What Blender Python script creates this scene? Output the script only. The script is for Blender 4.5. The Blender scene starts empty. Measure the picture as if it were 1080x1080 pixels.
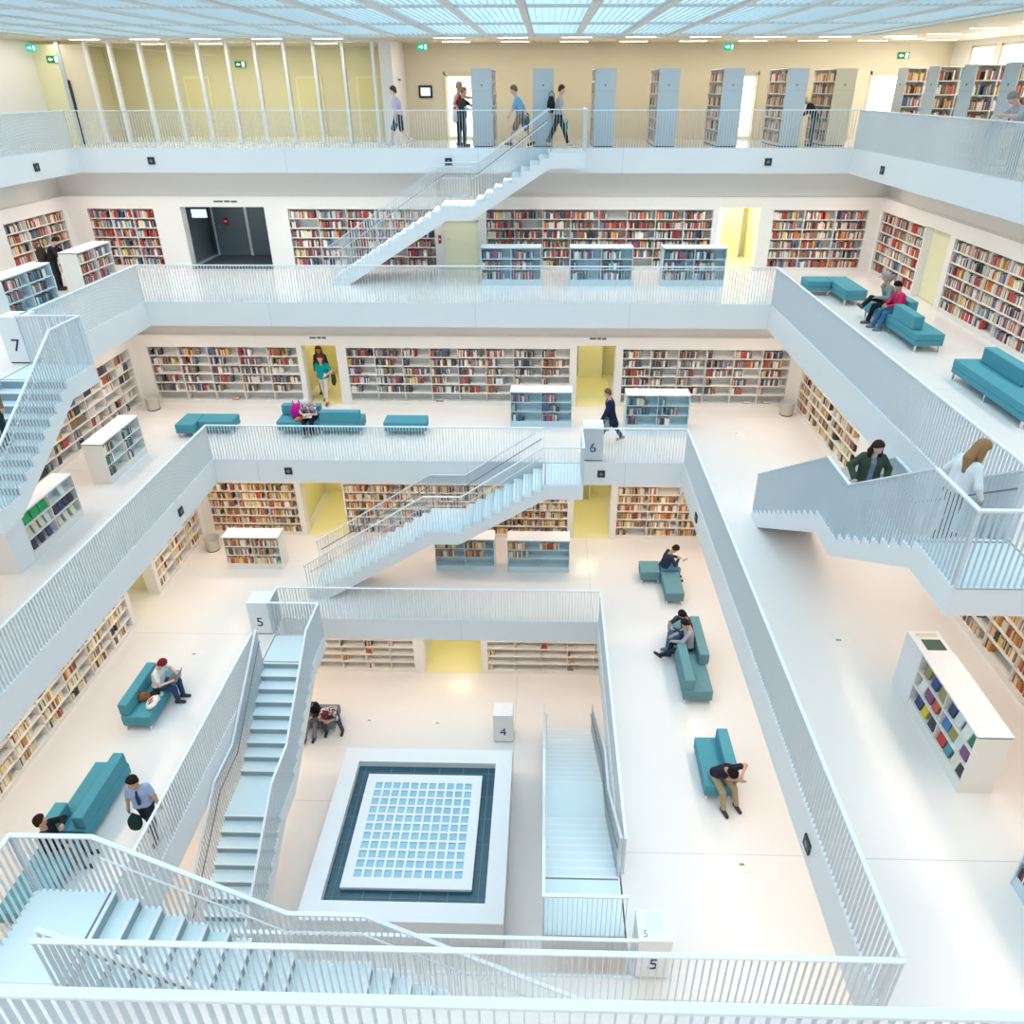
import bpy, math, random
import numpy as np
from mathutils import Vector, Matrix
from math import sin, cos, pi, radians

SC = bpy.context.scene
COL = SC.collection
rnd = random.Random(7)

# ------------------------------------------------------------------ materials
MATS = {}
def mat(name, col, rough=0.5, metal=0.0, spec=0.5, emis=None, estr=0.0, noise=0.0, nscale=6.0, bump=0.0, bscale=40.0):
    if name in MATS: return MATS[name]
    m = bpy.data.materials.new(name); m.use_nodes = True
    nt = m.node_tree; b = nt.nodes['Principled BSDF']
    b.inputs['Base Color'].default_value = (*col, 1)
    b.inputs['Roughness'].default_value = rough
    b.inputs['Metallic'].default_value = metal
    b.inputs['Specular IOR Level'].default_value = spec
    if emis:
        b.inputs['Emission Color'].default_value = (*emis, 1); b.inputs['Emission Strength'].default_value = estr
    if noise > 0 or bump > 0:
        tc = nt.nodes.new('ShaderNodeTexCoord')
    if noise > 0:
        n = nt.nodes.new('ShaderNodeTexNoise'); n.inputs['Scale'].default_value = nscale; n.inputs['Detail'].default_value = 4
        nt.links.new(tc.outputs['Object'], n.inputs['Vector'])
        r = nt.nodes.new('ShaderNodeMapRange'); r.inputs['To Min'].default_value = 1 - noise; r.inputs['To Max'].default_value = 1 + noise * .4
        nt.links.new(n.outputs['Fac'], r.inputs['Value'])
        mx = nt.nodes.new('ShaderNodeVectorMath'); mx.operation = 'SCALE'; mx.inputs[0].default_value = col
        nt.links.new(r.outputs['Result'], mx.inputs['Scale']); nt.links.new(mx.outputs[0], b.inputs['Base Color'])
    if bump > 0:
        n2 = nt.nodes.new('ShaderNodeTexNoise'); n2.inputs['Scale'].default_value = bscale
        nt.links.new(tc.outputs['Object'], n2.inputs['Vector'])
        bp = nt.nodes.new('ShaderNodeBump'); bp.inputs['Strength'].default_value = bump; bp.inputs['Distance'].default_value = .02
        nt.links.new(n2.outputs['Fac'], bp.inputs['Height']); nt.links.new(bp.outputs['Normal'], b.inputs['Normal'])
    MATS[name] = m
    return m

def attr_mat(name, rough=.6):
    m = bpy.data.materials.new(name); m.use_nodes = True
    nt = m.node_tree; b = nt.nodes['Principled BSDF']; b.inputs['Roughness'].default_value = rough
    a = nt.nodes.new('ShaderNodeVertexColor'); a.layer_name = 'Col'
    nt.links.new(a.outputs['Color'], b.inputs['Base Color'])
    return m

def glass_mat(name, tint=(1, 1, 1), refl=1.0):
    m = bpy.data.materials.new(name); m.use_nodes = True
    nt = m.node_tree; nt.nodes.clear()
    o = nt.nodes.new('ShaderNodeOutputMaterial'); t = nt.nodes.new('ShaderNodeBsdfTransparent'); g = nt.nodes.new('ShaderNodeBsdfGlossy')
    t.inputs['Color'].default_value = (*tint, 1); g.inputs['Roughness'].default_value = .02
    f = nt.nodes.new('ShaderNodeFresnel'); f.inputs['IOR'].default_value = 1.5
    mx = nt.nodes.new('ShaderNodeMixShader')
    nt.links.new(f.outputs[0], mx.inputs[0]); nt.links.new(t.outputs[0], mx.inputs[1]); nt.links.new(g.outputs[0], mx.inputs[2])
    nt.links.new(mx.outputs[0], o.inputs['Surface'])
    return m

WHITE = mat('white_paint', (.86, .885, .905), .5, noise=.02, nscale=1.2)
STEEL = mat('white_lacquered_steel', (.83, .88, .92), .38)
SLAT = mat('shaded_lacquered_bars', (.70, .77, .82), .4)  # greyer than the handrail: shade on the bars is put into their colour
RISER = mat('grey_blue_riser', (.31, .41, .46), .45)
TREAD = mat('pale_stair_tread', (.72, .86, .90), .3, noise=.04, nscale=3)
FLOOR = mat('pale_polished_screed', (.84, .815, .795), .2, spec=.5, noise=.045, nscale=.7)
WALL = mat('warm_white_plaster', (.88, .86, .83), .7, noise=.02, nscale=1.0)
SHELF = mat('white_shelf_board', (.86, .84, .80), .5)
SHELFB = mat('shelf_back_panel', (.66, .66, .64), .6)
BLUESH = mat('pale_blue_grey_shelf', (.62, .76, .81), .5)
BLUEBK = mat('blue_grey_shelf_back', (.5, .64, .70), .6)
TEAL = mat('teal_upholstery', (.07, .31, .385), .75, noise=.08, nscale=9, bump=.12, bscale=160)
TEALD = mat('teal_grey_upholstery', (.13, .29, .33), .75, noise=.08, nscale=9)
GREYUP = mat('grey_upholstery', (.16, .22, .24), .8, noise=.08, nscale=9)
CHROME = mat('brushed_chrome', (.75, .76, .77), .3, metal=1)
DARK = mat('black_plastic', (.02, .024, .035), .5)
NAVY = mat('navy_print', (.012, .03, .13), .6)
JOINT = mat('floor_joint_sealant', (.56, .56, .56), .8)
YELLOW = mat('yellow_corridor_paint', (.84, .79, .45), .6, noise=.03, nscale=2)
PALEY = mat('pale_yellow_paint', (.9, .87, .58), .55, noise=.02, nscale=2)
TAN = mat('tan_wall_paint', (.80, .73, .56), .65, noise=.03, nscale=1.5)
SOFFIT = mat('beige_soffit', (.66, .6, .46), .55)
DOORG = mat('dark_grey_door', (.17, .22, .24), .45)
DARKFL = mat('dark_carpet', (.08, .1, .12), .9)
LOCKER = mat('grey_blue_panel', (.56, .63, .67), .5, noise=.03, nscale=3)
BEIGEP = mat('beige_panel', (.72, .66, .5), .5)
BEAM = mat('beam_taupe', (.72, .71, .68), .5)
FIN = mat('louvre_white', (.78, .86, .9), .5)
SLATE = mat('slate_water_basin', (.035, .11, .15), .25, noise=.35, nscale=5)
GLASSB = mat('skylight_glass_block', (.33, .62, .75), .15, noise=.12, nscale=3)
CEILE = mat('luminous_ceiling_panel', (.6, .8, .9), .6, emis=(.45, .78, .97), estr=.68)
LAMP = mat('warm_strip_lamp', (1, .95, .85), .5, emis=(1, .93, .8), estr=9)
DAY = mat('daylight_pane', (.95, .97, 1), .5, emis=(.95, .98, 1), estr=2.6)
EXITG = mat('exit_sign_green', (.0, .35, .22), .5, emis=(.0, .55, .35), estr=.8)
EXITD = mat('exit_sign_dark_green', (.0, .2, .07), .5, emis=(0, .25, .08), estr=.35)
EXITW = mat('exit_sign_white', (.9, 1, .95), .5, emis=(.9, 1, .95), estr=1.0)
SCREEN = mat('monitor_screen', (.7, .75, .9), .3, emis=(.7, .78, .95), estr=.9)
GLASS = glass_mat('clear_glass', (.98, .99, .95))
BOOKM = attr_mat('book_cover')
BIN = mat('beige_bin', (.62, .58, .5), .6)
PICT = mat('grey_canvas', (.28, .29, .28), .5)
RED = mat('red_device', (.5, .03, .02), .5)

# ------------------------------------------------------------------ mesh helpers
class MB:
    def __init__(s): s.v = []; s.f = []; s.m = []
    def quad(s, a, b, c, d, m=0):
        n = len(s.v); s.v += [a, b, c, d]; s.f.append((n, n+1, n+2, n+3)); s.m.append(m)
    def box(s, x0, x1, y0, y1, z0, z1, m=0):
        n = len(s.v)
        s.v += [(x0,y0,z0),(x1,y0,z0),(x1,y1,z0),(x0,y1,z0),(x0,y0,z1),(x1,y0,z1),(x1,y1,z1),(x0,y1,z1)]
        for q in ((3,2,1,0),(4,5,6,7),(0,1,5,4),(1,2,6,5),(2,3,7,6),(3,0,4,7)):
            s.f.append(tuple(n+i for i in q)); s.m.append(m)
        return s
    def prism(s, pts, fn, t0, t1, m=0):
        """polygon pts (a, b) swept from t0 to t1; fn(a, b, t) -> xyz"""
        n = len(s.v); k = len(pts)
        s.v += [fn(a, b, t0) for a, b in pts] + [fn(a, b, t1) for a, b in pts]
        s.f.append(tuple(range(n, n+k))); s.m.append(m)
        s.f.append(tuple(range(n+2*k-1, n+k-1, -1))); s.m.append(m)
        for i in range(k):
            j = (i+1) % k
            s.f.append((n+i, n+k+i, n+k+j, n+j)); s.m.append(m)
        return s
    def tube(s, pts, rad, n=8, m=0, caps=True):
        pts = [Vector(p) for p in pts]
        if not hasattr(rad, '__len__'): rad = [rad]*len(pts)
        base = len(s.v)
        for i, p in enumerate(pts):
            d = (pts[min(i+1, len(pts)-1)] - pts[max(i-1, 0)]).normalized()
            u = d.cross(Vector((0, 0, 1)))
            if u.length < .05: u = d.cross(Vector((0, 1, 0)))
            u.normalize(); w = d.cross(u)
            for j in range(n):
                a = 2*pi*j/n
                s.v.append(tuple(p + (u*cos(a) + w*sin(a))*rad[i]))
        for i in range(len(pts)-1):
            for j in range(n):
                k = (j+1) % n
                s.f.append((base+i*n+j, base+i*n+k, base+(i+1)*n+k, base+(i+1)*n+j)); s.m.append(m)
        if caps:
            s.f.append(tuple(base+j for j in reversed(range(n)))); s.m.append(m)
            e = base+(len(pts)-1)*n
            s.f.append(tuple(e+j for j in range(n))); s.m.append(m)
        return s
    def ball(s, c, r, m=0, seg=10, ring=6):
        if not hasattr(r, '__len__'): r = (r, r, r)
        base = len(s.v)
        s.v.append((c[0], c[1], c[2]+r[2]))
        for i in range(1, ring):
            t = pi*i/ring
            for j in range(seg):
                a = 2*pi*j/seg
                s.v.append((c[0]+r[0]*sin(t)*cos(a), c[1]+r[1]*sin(t)*sin(a), c[2]+r[2]*cos(t)))
        s.v.append((c[0], c[1], c[2]-r[2])); last = len(s.v)-1
        for j in range(seg):
            k = (j+1) % seg
            s.f.append((base, base+1+j, base+1+k)); s.m.append(m)
            for i in range(ring-2):
                a = base+1+i*seg
                s.f.append((a+j, a+seg+j, a+seg+k, a+k)); s.m.append(m)
            a = base+1+(ring-2)*seg
            s.f.append((a+j, last, a+k)); s.m.append(m)
        return s
    def build(s, name, mats, parent=None, bevel=0.0, smooth=False, segs=2):
        me = bpy.data.meshes.new(name)
        me.from_pydata(s.v, [], s.f); me.update()
        if not isinstance(mats, (list, tuple)): mats = [mats]
        for m in mats: me.materials.append(m)
        if len(mats) > 1: me.polygons.foreach_set('material_index', s.m)
        if smooth: me.polygons.foreach_set('use_smooth', [True]*len(me.polygons))
        o = bpy.data.objects.new(name, me); COL.objects.link(o)
        if parent: o.parent = parent
        if bevel > 0:
            b = o.modifiers.new('bevel', 'BEVEL'); b.width = bevel; b.segments = segs; b.limit_method = 'ANGLE'
        return o

def box(name, m, x0, x1, y0, y1, z0, z1, parent=None, bevel=0.0):
    return MB().box(min(x0,x1), max(x0,x1), min(y0,y1), max(y0,y1), min(z0,z1), max(z0,z1)).build(name, m, parent, bevel)
def tag(o, label, cat, group=None, kind=None):
    if label: o['label'] = label
    if cat: o['category'] = cat
    if group: o['group'] = group
    if kind: o['kind'] = kind
    return o
def thing(name, label, cat, loc=(0,0,0), rz=0.0, group=None):
    o = bpy.data.objects.new(name, None); o.empty_display_size = .2
    COL.objects.link(o); o.location = loc; o.rotation_euler = (0, 0, rz)
    return tag(o, label, cat, group)
def struct(o):
    o['kind'] = 'structure'; return o
def text_mesh(name, s, size, m, loc, rot, parent=None, ext=.006):
    cu = bpy.data.curves.new(name, 'FONT'); cu.body = s; cu.size = size; cu.extrude = ext; cu.align_x = 'CENTER'
    t = bpy.data.objects.new(name + '_curve', cu); COL.objects.link(t)
    bpy.context.view_layer.update()
    dg = bpy.context.evaluated_depsgraph_get()
    me = bpy.data.meshes.new_from_object(t.evaluated_get(dg))
    bpy.data.objects.remove(t); bpy.data.curves.remove(cu)
    me.materials.clear(); me.materials.append(m)
    o = bpy.data.objects.new(name, me); COL.objects.link(o)
    o.location = loc; o.rotation_euler = rot
    if parent: o.parent = parent
    return o

# ------------------------------------------------------------------ the building, in metres
Z = {8: 0.0, 7: -4.0, 6: -8.0, 5: -12.0, 4: -16.0}
T = .743                                            # slab and fascia height
VOID = {8: (-15.19, 9.58, -.74, 24.49), 7: (-12.02, 6.60, 2.24, 20.85), 6: (-9.71, 4.00, 4.64, 18.35), 5: (-7.54, 1.56, 6.98, 16.11)}
WALLS = {8: (-16.75, 13.9, -5.0, 28.4), 7: (-16.4, 11.15, -2.1, 25.15), 6: (-13.78, 8.43, .45, 22.45), 5: (-11.62, 5.65, 2.9, 20.38), 4: (-9.6, 3.6, 4.9, 18.12)}
CEIL = 3.08
FLN = {8: 'top floor', 7: 'floor seven', 6: 'floor six', 5: 'floor five', 4: 'bottom floor'}

# floors
for k in (8, 7, 6, 5):
    x0, x1, y0, y1 = VOID[k]; X0, X1, Y0, Y1 = WALLS[k]
    X0 -= 4.5; X1 += 4.5; Y0 -= 1.0; Y1 += 4.5
    z1 = Z[k]; z0 = z1 - T
    m = MB()
    m.box(X0, X1, y1, Y1, z0, z1); m.box(X0, X1, Y0, y0, z0, z1); m.box(X0, x0, y0, y1, z0, z1); m.box(x1, X1, y0, y1, z0, z1)
    # the faces that look into the void are white fascia panels
    mi = []
    for f in m.f:
        c = [sum(m.v[i][a] for i in f)/4 for a in range(3)]
        side = abs(c[2]-(z0+z1)/2) < .01
        mi.append(1 if side or c[2] < z0 + .01 else 0)
    m.m = mi
    struct(m.build('floor', [FLOOR, WHITE]))
X0, X1, Y0, Y1 = WALLS[4]
struct(box('floor', FLOOR, X0-4.5, X1+4.5, Y0-1, Y1+4.5, Z[4]-.3, Z[4]))

def wall_holes(name, m, axis, plane, out, s0, s1, z0, z1, holes, th=.36):
    """wall whose face lies at `plane`; `out` = +1/-1 is the side where its thickness goes; holes = (s0, s1, z0, z1)"""
    b = MB()
    brk = sorted({s0, s1} | {h for H in holes for h in H[:2]})
    for a, c in zip(brk[:-1], brk[1:]):
        if c - a < 1e-4: continue
        mid = (a+c)/2
        hs = sorted((h[2], h[3]) for h in holes if h[0] < mid < h[1])
        z = z0
        for lo, hi in hs + [(z1, z1)]:
            if lo > z + 1e-4:
                p0, p1 = sorted((plane, plane + out*th))
                if axis == 'x': b.box(a, c, p0, p1, z, lo)
                else: b.box(p0, p1, a, c, z, lo)
            z = max(z, hi)
    return struct(b.build(name, m))

# ---- books are collected first, the ones that show largest become objects
BOOKS = []
PAL = {
 'mixed': [((.42,.04,.03),'dark red',5),((.62,.08,.05),'red',5),((.75,.68,.55),'cream',9),((.05,.05,.06),'black',6),((.75,.30,.08),'orange',3),((.07,.12,.28),'navy',4),((.30,.16,.09),'brown',5),((.82,.8,.76),'white',9),((.12,.32,.42),'teal',2),((.28,.30,.33),'grey',4),((.78,.58,.15),'yellow',2),((.45,.12,.2),'maroon',3)],
 'dark': [((.05,.05,.06),'black',8),((.35,.05,.05),'dark red',5),((.75,.7,.62),'cream',6),((.07,.12,.25),'navy',5),((.5,.1,.06),'red',3),((.28,.18,.1),'brown',4),((.8,.78,.74),'white',6),((.7,.45,.12),'ochre',2),((.25,.28,.3),'grey',4)],
 'warm': [((.72,.52,.28),'tan',6),((.62,.28,.08),'orange',5),((.35,.17,.08),'brown',6),((.8,.7,.5),'cream',8),((.08,.06,.05),'black',5),((.5,.08,.05),'red',4),((.75,.6,.2),'yellow',4),((.82,.78,.7),'white',5),((.2,.2,.3),'slate blue',2)],
 'cream': [((.86,.76,.52),'cream',9),((.8,.62,.3),'straw',5),((.72,.35,.12),'orange',3),((.25,.12,.08),'brown',3),((.85,.82,.74),'white',6),((.35,.06,.05),'dark red',2),((.05,.05,.06),'black',2)],
 'cool': [((.08,.2,.26),'petrol',5),((.05,.06,.09),'black',6),((.78,.76,.72),'white',6),((.1,.16,.34),'navy',4),((.4,.08,.12),'maroon',3),((.12,.35,.3),'green',3),((.6,.5,.4),'tan',4),((.55,.1,.1),'red',2)],
 'show': [((.05,.07,.16),'navy',3),((.1,.3,.4),'teal',3),((.55,.06,.05),'red',2),((.75,.55,.05),'yellow',2),((.05,.2,.1),'green',3),((.85,.84,.8),'white',3),((.06,.05,.06),'black',3),((.35,.3,.12),'olive',2),((.25,.08,.2),'plum',2)],
}
def pick(pal):
    L = PAL[pal]; t = rnd.random()*sum(w for _, _, w in L)
    for c, n, w in L:
        t -= w
        if t <= 0: break
    j = 1 + rnd.uniform(-.22, .22)
    return tuple(min(1, max(0, x*j)) for x in c), n
ORD = ['first','second','third','fourth','fifth','sixth','seventh','eighth','ninth','tenth','eleventh','twelfth','thirteenth','fourteenth','fifteenth','sixteenth','seventeenth','eighteenth','nineteenth','twentieth']
def ordn(i):
    n = i + 1
    if n <= 20: return ORD[n-1]
    if n >= 100: return 'hundred-and-' + ordn(n-101) if n > 100 else 'hundredth'
    t = ['twent', 'thirt', 'fort', 'fift', 'sixt', 'sevent', 'eight', 'ninet'][n//10-2]
    return t + ('y-' + ORD[n % 10-1] if n % 10 else 'ieth')

def add_book(M, u, d, z, w, h, dep, col, cname, where, lean=0.0, flat=False):
    BOOKS.append(dict(M=M @ Matrix.Translation((u, d, z)) @ Matrix.Rotation(lean, 4, 'Y'), w=w, h=h, d=dep, col=col, cn=cname, where=where, flat=flat))

BIG = [0.0]
def fill_cell(M, u0, u1, d, z, clear, pal, frac, case, row, counter, dep=(.13, .18), start=None):
    u = u0 + .008 + (0 if start is None else start)
    end = u0 + (u1-u0)*frac
    i = 0
    while True:
        w = rnd.choice((.016, .02, .024, .028, .034, .042))*rnd.uniform(.9, 1.15)
        big = rnd.random() < BIG[0]
        if big: w = rnd.uniform(.15, .27)
        if u + w > min(end, u1 - .01): break
        h = min(clear - .02, rnd.uniform(.17, .25) if not big else rnd.uniform(.21, .27))
        if i == 0: c, n = pick(pal)
        elif rnd.random() > .35: c, n = pick(pal)
        add_book(M, u, d + rnd.uniform(0, .02), z, w, h, rnd.uniform(*dep), c, n, (case, row, counter[0]))
        counter[0] += 1
        u += w + .0015; i += 1
        if rnd.random() < .03: u += rnd.uniform(.02, .12)

def bookcase(name, label, M, w, h, dep, rows, cols, z0=.12, pal='mixed', fill=(.8, 1.0), case='', boards=None, backm=None, empty=.05, bottom=None, top_cap=0.0, plinth=True, double=False, cells=None):
    """M: front-bottom corner at the viewer's left end; local x runs along the front, y goes into the case, z up"""
    bm_ = boards or SHELF; bk = backm or SHELFB
    root = thing(name, label, 'bookcase'); root.matrix_world = M
    t = .024
    b = MB()
    b.box(0, t, 0, dep, 0, h); b.box(w-t, w, 0, dep, 0, h)
    b.box(0, w, -top_cap, dep+top_cap, h-t, h) if top_cap else b.box(0, w, 0, dep, h-t, h)
    b.box(t, w-t, .012, dep, 0, z0)
    b.build('carcass', bm_, root)
    yb = dep/2 if double else dep
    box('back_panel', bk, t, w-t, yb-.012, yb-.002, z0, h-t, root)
    pitch = (h - t - z0)/rows; cw = (w - 2*t)/cols
    for r in range(1, rows):
        box('shelf', bm_, t, w-t, .004, yb-.012, z0+r*pitch-t/2, z0+r*pitch+t/2, root)
    for c in range(1, cols):
        box('upright', bm_, t+c*cw-.009, t+c*cw+.009, .001, yb-.012, z0, h-t, root)
    for r in range(rows):                           # row 0 is the top shelf
        zz = z0 + (rows-1-r)*pitch + (t/2 if r < rows-1 else 0)
        cnt = [0]
        for c in range(cols):
            f = rnd.uniform(*fill)
            if rnd.random() < empty: f *= .35
            if bottom is not None and r == rows-1: f = bottom
            if cells is not None: f = cells(r, c)
            if f < 0:                                # a few volumes lying flat
                if rnd.random() < .6:
                    uu = t + c*cw + rnd.uniform(.1, cw-.4)
                    for q in range(rnd.choice((1, 1, 2))):
                        cc, nn = pick(pal); add_book(M, uu, .03, zz+.024*q, rnd.uniform(.2, .26), .023, .16, cc, nn, (case, r, cnt[0])); cnt[0] += 1
                continue
            if f < .04: continue
            fill_cell(M, t + c*cw + .01, t + (c+1)*cw - .01, .02 if yb < .28 else .05, zz, pitch - t, pal, f, case, r, cnt)
    return root

def place(face, x, y, z):
    """face: which way the front looks"""
    a = {'-y': 0.0, '-x': -pi/2, '+x': pi/2, '+y': pi}[face]
    return Matrix.Translation((x, y, z)) @ Matrix.Rotation(a, 4, 'Z')

# ---------------------------------------------------------------- wall bookcases and openings
H_B = 2.06
def wallcases(k, side, segs, pal, fill, **kw):
    """segs: (from, to, label, case phrase) along the wall in world coordinates; returns holes"""
    X0, X1, Y0, Y1 = WALLS[k]; z = Z[k]; holes = []
    for a, b, label, case in segs:
        w = b - a; cols = max(1, round(w/.93))
        if side == 'back': M = place('-y', a, Y1, z)
        elif side == 'right': M = place('-x', X1, b, z)
        else: M = place('+x', X0, a, z)
        bookcase('wall_bookcase', label, M, w, H_B, .3, 6, cols, pal=pal, fill=fill, case=case, **kw)
        holes.append((a, b, z, z + H_B))
    return holes

SEG7B = [(-15.75, -13.42, 'tall white wall bookcase of dense paperbacks in the corner beside the dark doorway, floor seven', 'corner bookcase by the dark doorway'),
         (-8.85, -3.82, 'white wall bookcase half hidden behind the upper flight of stairs, floor seven', 'wall bookcase behind the upper stair'),
         (-2.08, 5.62, 'longest white wall bookcase behind the three low blue-grey cases, floor seven', 'long wall bookcase behind three low cases'),
         (7.6, 10.8, 'white wall bookcase between bright doorway and corner above the angled teal bench', 'wall bookcase near the angled bench')]
SEG7R = [(21.95, 25.0, 'white wall bookcase behind the two seated youths, between corner and pale yellow door', 'bookcase behind the seated youths'),
         (12.2, 20.25, 'tall packed wall bookcase beyond the pale yellow door, behind the long teal sofa', 'packed bookcase behind the long sofa')]
SEG7L = [(21.9, 24.9, 'wall bookcase behind the person in black with a backpack, floor seven', 'bookcase behind the person in black'),]
SEG6B = [(-13.3, -8.25, 'sparsely filled white wall bookcase above the angled teal bench, floor six', 'half-empty bookcase above the angled bench'),
         (-6.65, .82, 'long half-empty white wall bookcase between two yellow doorways, floor six', 'half-empty bookcase between yellow doorways'),
         (2.53, 8.08, 'half-empty white wall bookcase beyond the walking person in navy, floor six', 'half-empty bookcase beyond the walker')]
SEG6R = [(17.4, 22.3, 'wall bookcase ending behind the woman in a green jacket, floor six', 'bookcase behind the green-jacketed woman'),
         (6.2, 12.6, 'wall bookcase of red and cream books beneath the landing, beside the long low white case', 'bookcase beneath the stair landing')]
SEG6L = [(12.0, 22.25, 'tall wall bookcase of large art volumes behind the two low white cases, floor six', 'art bookcase behind the low white cases'),]
SEG5B = [(-11.3, -8.27, 'warm-coloured full wall bookcase behind the small white case, floor five', 'full bookcase behind small white case'),
         (-6.68, .8, 'full wall bookcase crossed by the middle stair, floor five', 'full bookcase crossed by the stair'),
         (2.4, 5.5, 'full wall bookcase above the man on the angled bench, floor five', 'full bookcase above the bench')]
SEG5L = [(17.25, 20.2, 'wall bookcase of cream and orange books beside the round bin, floor five', 'cream bookcase beside the bin'),
         (6.0, 15.6, 'long wall bookcase of cream spines behind the two teal sofas, floor five', 'cream bookcase behind the teal sofas')]
SEG4B = [(-7.6, -4.3, 'nearly empty white display bookcase beside the yellow opening, nearer the five pillar stair, bottom floor', 'display bookcase by the stair'),
         (-1.87, 2.6, 'nearly empty white display bookcase beside the yellow opening, bottom floor, behind the number four block', 'display bookcase behind number four')]

h7b = wallcases(7, 'back', SEG7B, 'mixed', (.78, 1.0))
h7r = wallcases(7, 'right', SEG7R, 'mixed', (.92, 1.0), empty=.02)
h7l = wallcases(7, 'left', SEG7L, 'mixed', (.85, 1.0))
h6b = wallcases(6, 'back', SEG6B, 'dark', (.4, .95), empty=.12, bottom=-1)
h6r = wallcases(6, 'right', SEG6R, 'warm', (.5, .95), empty=.1)
BIG[0] = .16; h6l = wallcases(6, 'left', SEG6L, 'dark', (.6, 1.0), empty=.12); BIG[0] = 0.0
h5b = wallcases(5, 'back', SEG5B, 'warm', (.85, 1.0))
h5l = wallcases(5, 'left', SEG5L, 'cream', (.55, .95), empty=.1)
h4b = wallcases(4, 'back', SEG4B, 'warm', (0, .05), cells=lambda r, c: (.3 if rnd.random() < .3 else .1 if rnd.random() < .3 else 0))

def ground(k, a, b, top): return (a, b, Z[k], Z[k] + top)
D7B = [(-12.5, -9.62, 2.1), (-3.56, -2.32, 1.7), (5.8, 7.18, 2.1)]
D7R = [(20.5, 21.9, 2.08)]
D6B = [(-8.1, -6.95, 2.12), (1.04, 2.3, 2.16)]
D5B = [(-8.1, -6.7, 2.08), (.98, 2.2, 2.1)]
D5L = [(15.75, 17.1, 2.1)]
D4B = [(-3.97, -2.06, 1.48 + .02)]
LEDGE = 2.44                                        # the bookcase front stands proud of the wall above it
for k, side, hs, ds in ((7,'back',h7b,D7B),(6,'back',h6b,D6B),(5,'back',h5b,D5B),(4,'back',h4b,D4B),(7,'right',h7r,D7R),(6,'right',h6r,[]),(5,'right',[],[]),(4,'right',[],[]),(7,'left',h7l,[]),(6,'left',h6l,[]),(5,'left',h5l,D5L),(4,'left',[],[])):
    X0, X1, Y0, Y1 = WALLS[k]; zz = Z[k]; hh = hs + [ground(k, *d) for d in ds]
    if side == 'back':
        wall_holes('wall_back', WALL, 'x', Y1, 1, X0-.7, X1+.7, zz, zz+LEDGE, hh); wall_holes('wall_back', WALL, 'x', Y1+.3, 1, X0-.7, X1+.7, zz+LEDGE, zz+4-T, [])
    elif side == 'right':
        wall_holes('wall_right', WALL, 'y', X1, 1, Y0-.36, Y1, zz, zz+LEDGE, hh); wall_holes('wall_right', WALL, 'y', X1+.3, 1, Y0-.36, Y1+.3, zz+LEDGE, zz+4-T, [])
    else:
        wall_holes('wall_left', WALL, 'y', X0, -1, Y0-.36, Y1, zz, zz+LEDGE, hh); wall_holes('wall_left', WALL, 'y', X0-.3, -1, Y0-.36, Y1+.3, zz+LEDGE, zz+4-T, [])
for k in (8, 7, 6, 5, 4):
    X0, X1, Y0, Y1 = WALLS[k]
    wall_holes('wall_front', WALL, 'x', Y0, -1, X0-.36, X1+.36, Z[k], (Z[k]+4-T) if k < 8 else CEIL, [])

# corridors behind the openings
LIGHTS = []
def corridor(axis, plane, out, a, b, z, top, m, depth=2.4, fm=None, light=14.0, lc=(1, .92, .62)):
    th = .36
    p0 = plane + out*th; p1 = p0 + out*depth
    lo, hi = sorted((p0, p1)); bb = MB(); wide = .25
    a0, b0 = a - wide, b + wide; zt = z + top + .45
    def bx(s0, s1, q0, q1, z0, z1, mi=0):
        if axis == 'x': bb.box(s0, s1, q0, q1, z0, z1, mi)
        else: bb.box(q0, q1, s0, s1, z0, z1, mi)
    f0, f1 = sorted((p1, p1 + out*.05))
    bx(a0-.05, b0+.05, f0, f1, z, zt)
    bx(a0-.05, a0, lo, hi, z, zt); bx(b0, b0+.05, lo, hi, z, zt)
    bx(a0, b0, lo, hi, zt, zt+.05)
    e0, e1 = sorted((plane + out*.02, p1))
    bx(a0 if axis == 'q' else a, b, e0, e1, z+.001, z+.006, 1)
    struct(bb.build('wall_corridor', [m, fm or m]))
    if light:
        c = (a+b)/2; q = (p0+p1)/2
        pos = (c, q, zt-.08) if axis == 'x' else (q, c, zt-.08)
        LIGHTS.append((pos, (.7, .5), light, lc))
corridor('x', WALLS[7][3], 1, *D7B[0][:2], Z[7], 2.1, DOORG, 2.2, DARKFL, light=5, lc=(.8, .9, 1))
corridor('x', WALLS[7][3], 1, *D7B[2][:2], Z[7], 2.1, PALEY, 2.2, PALEY, light=40)
for d in D6B: corridor('x', WALLS[6][3], 1, *d[:2], Z[6], d[2], YELLOW, 2.6, YELLOW, light=17)
for d in D5B: corridor('x', WALLS[5][3], 1, *d[:2], Z[5], d[2], YELLOW, 2.6, YELLOW, light=17)
corridor('y', WALLS[5][0], -1, *D5L[0][:2], Z[5], 2.1, PALEY, 1.6, FLOOR, light=8)
corridor('x', WALLS[4][3], 1, *D4B[0][:2], Z[4], 1.5, YELLOW, 1.8, YELLOW, light=14)

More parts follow.
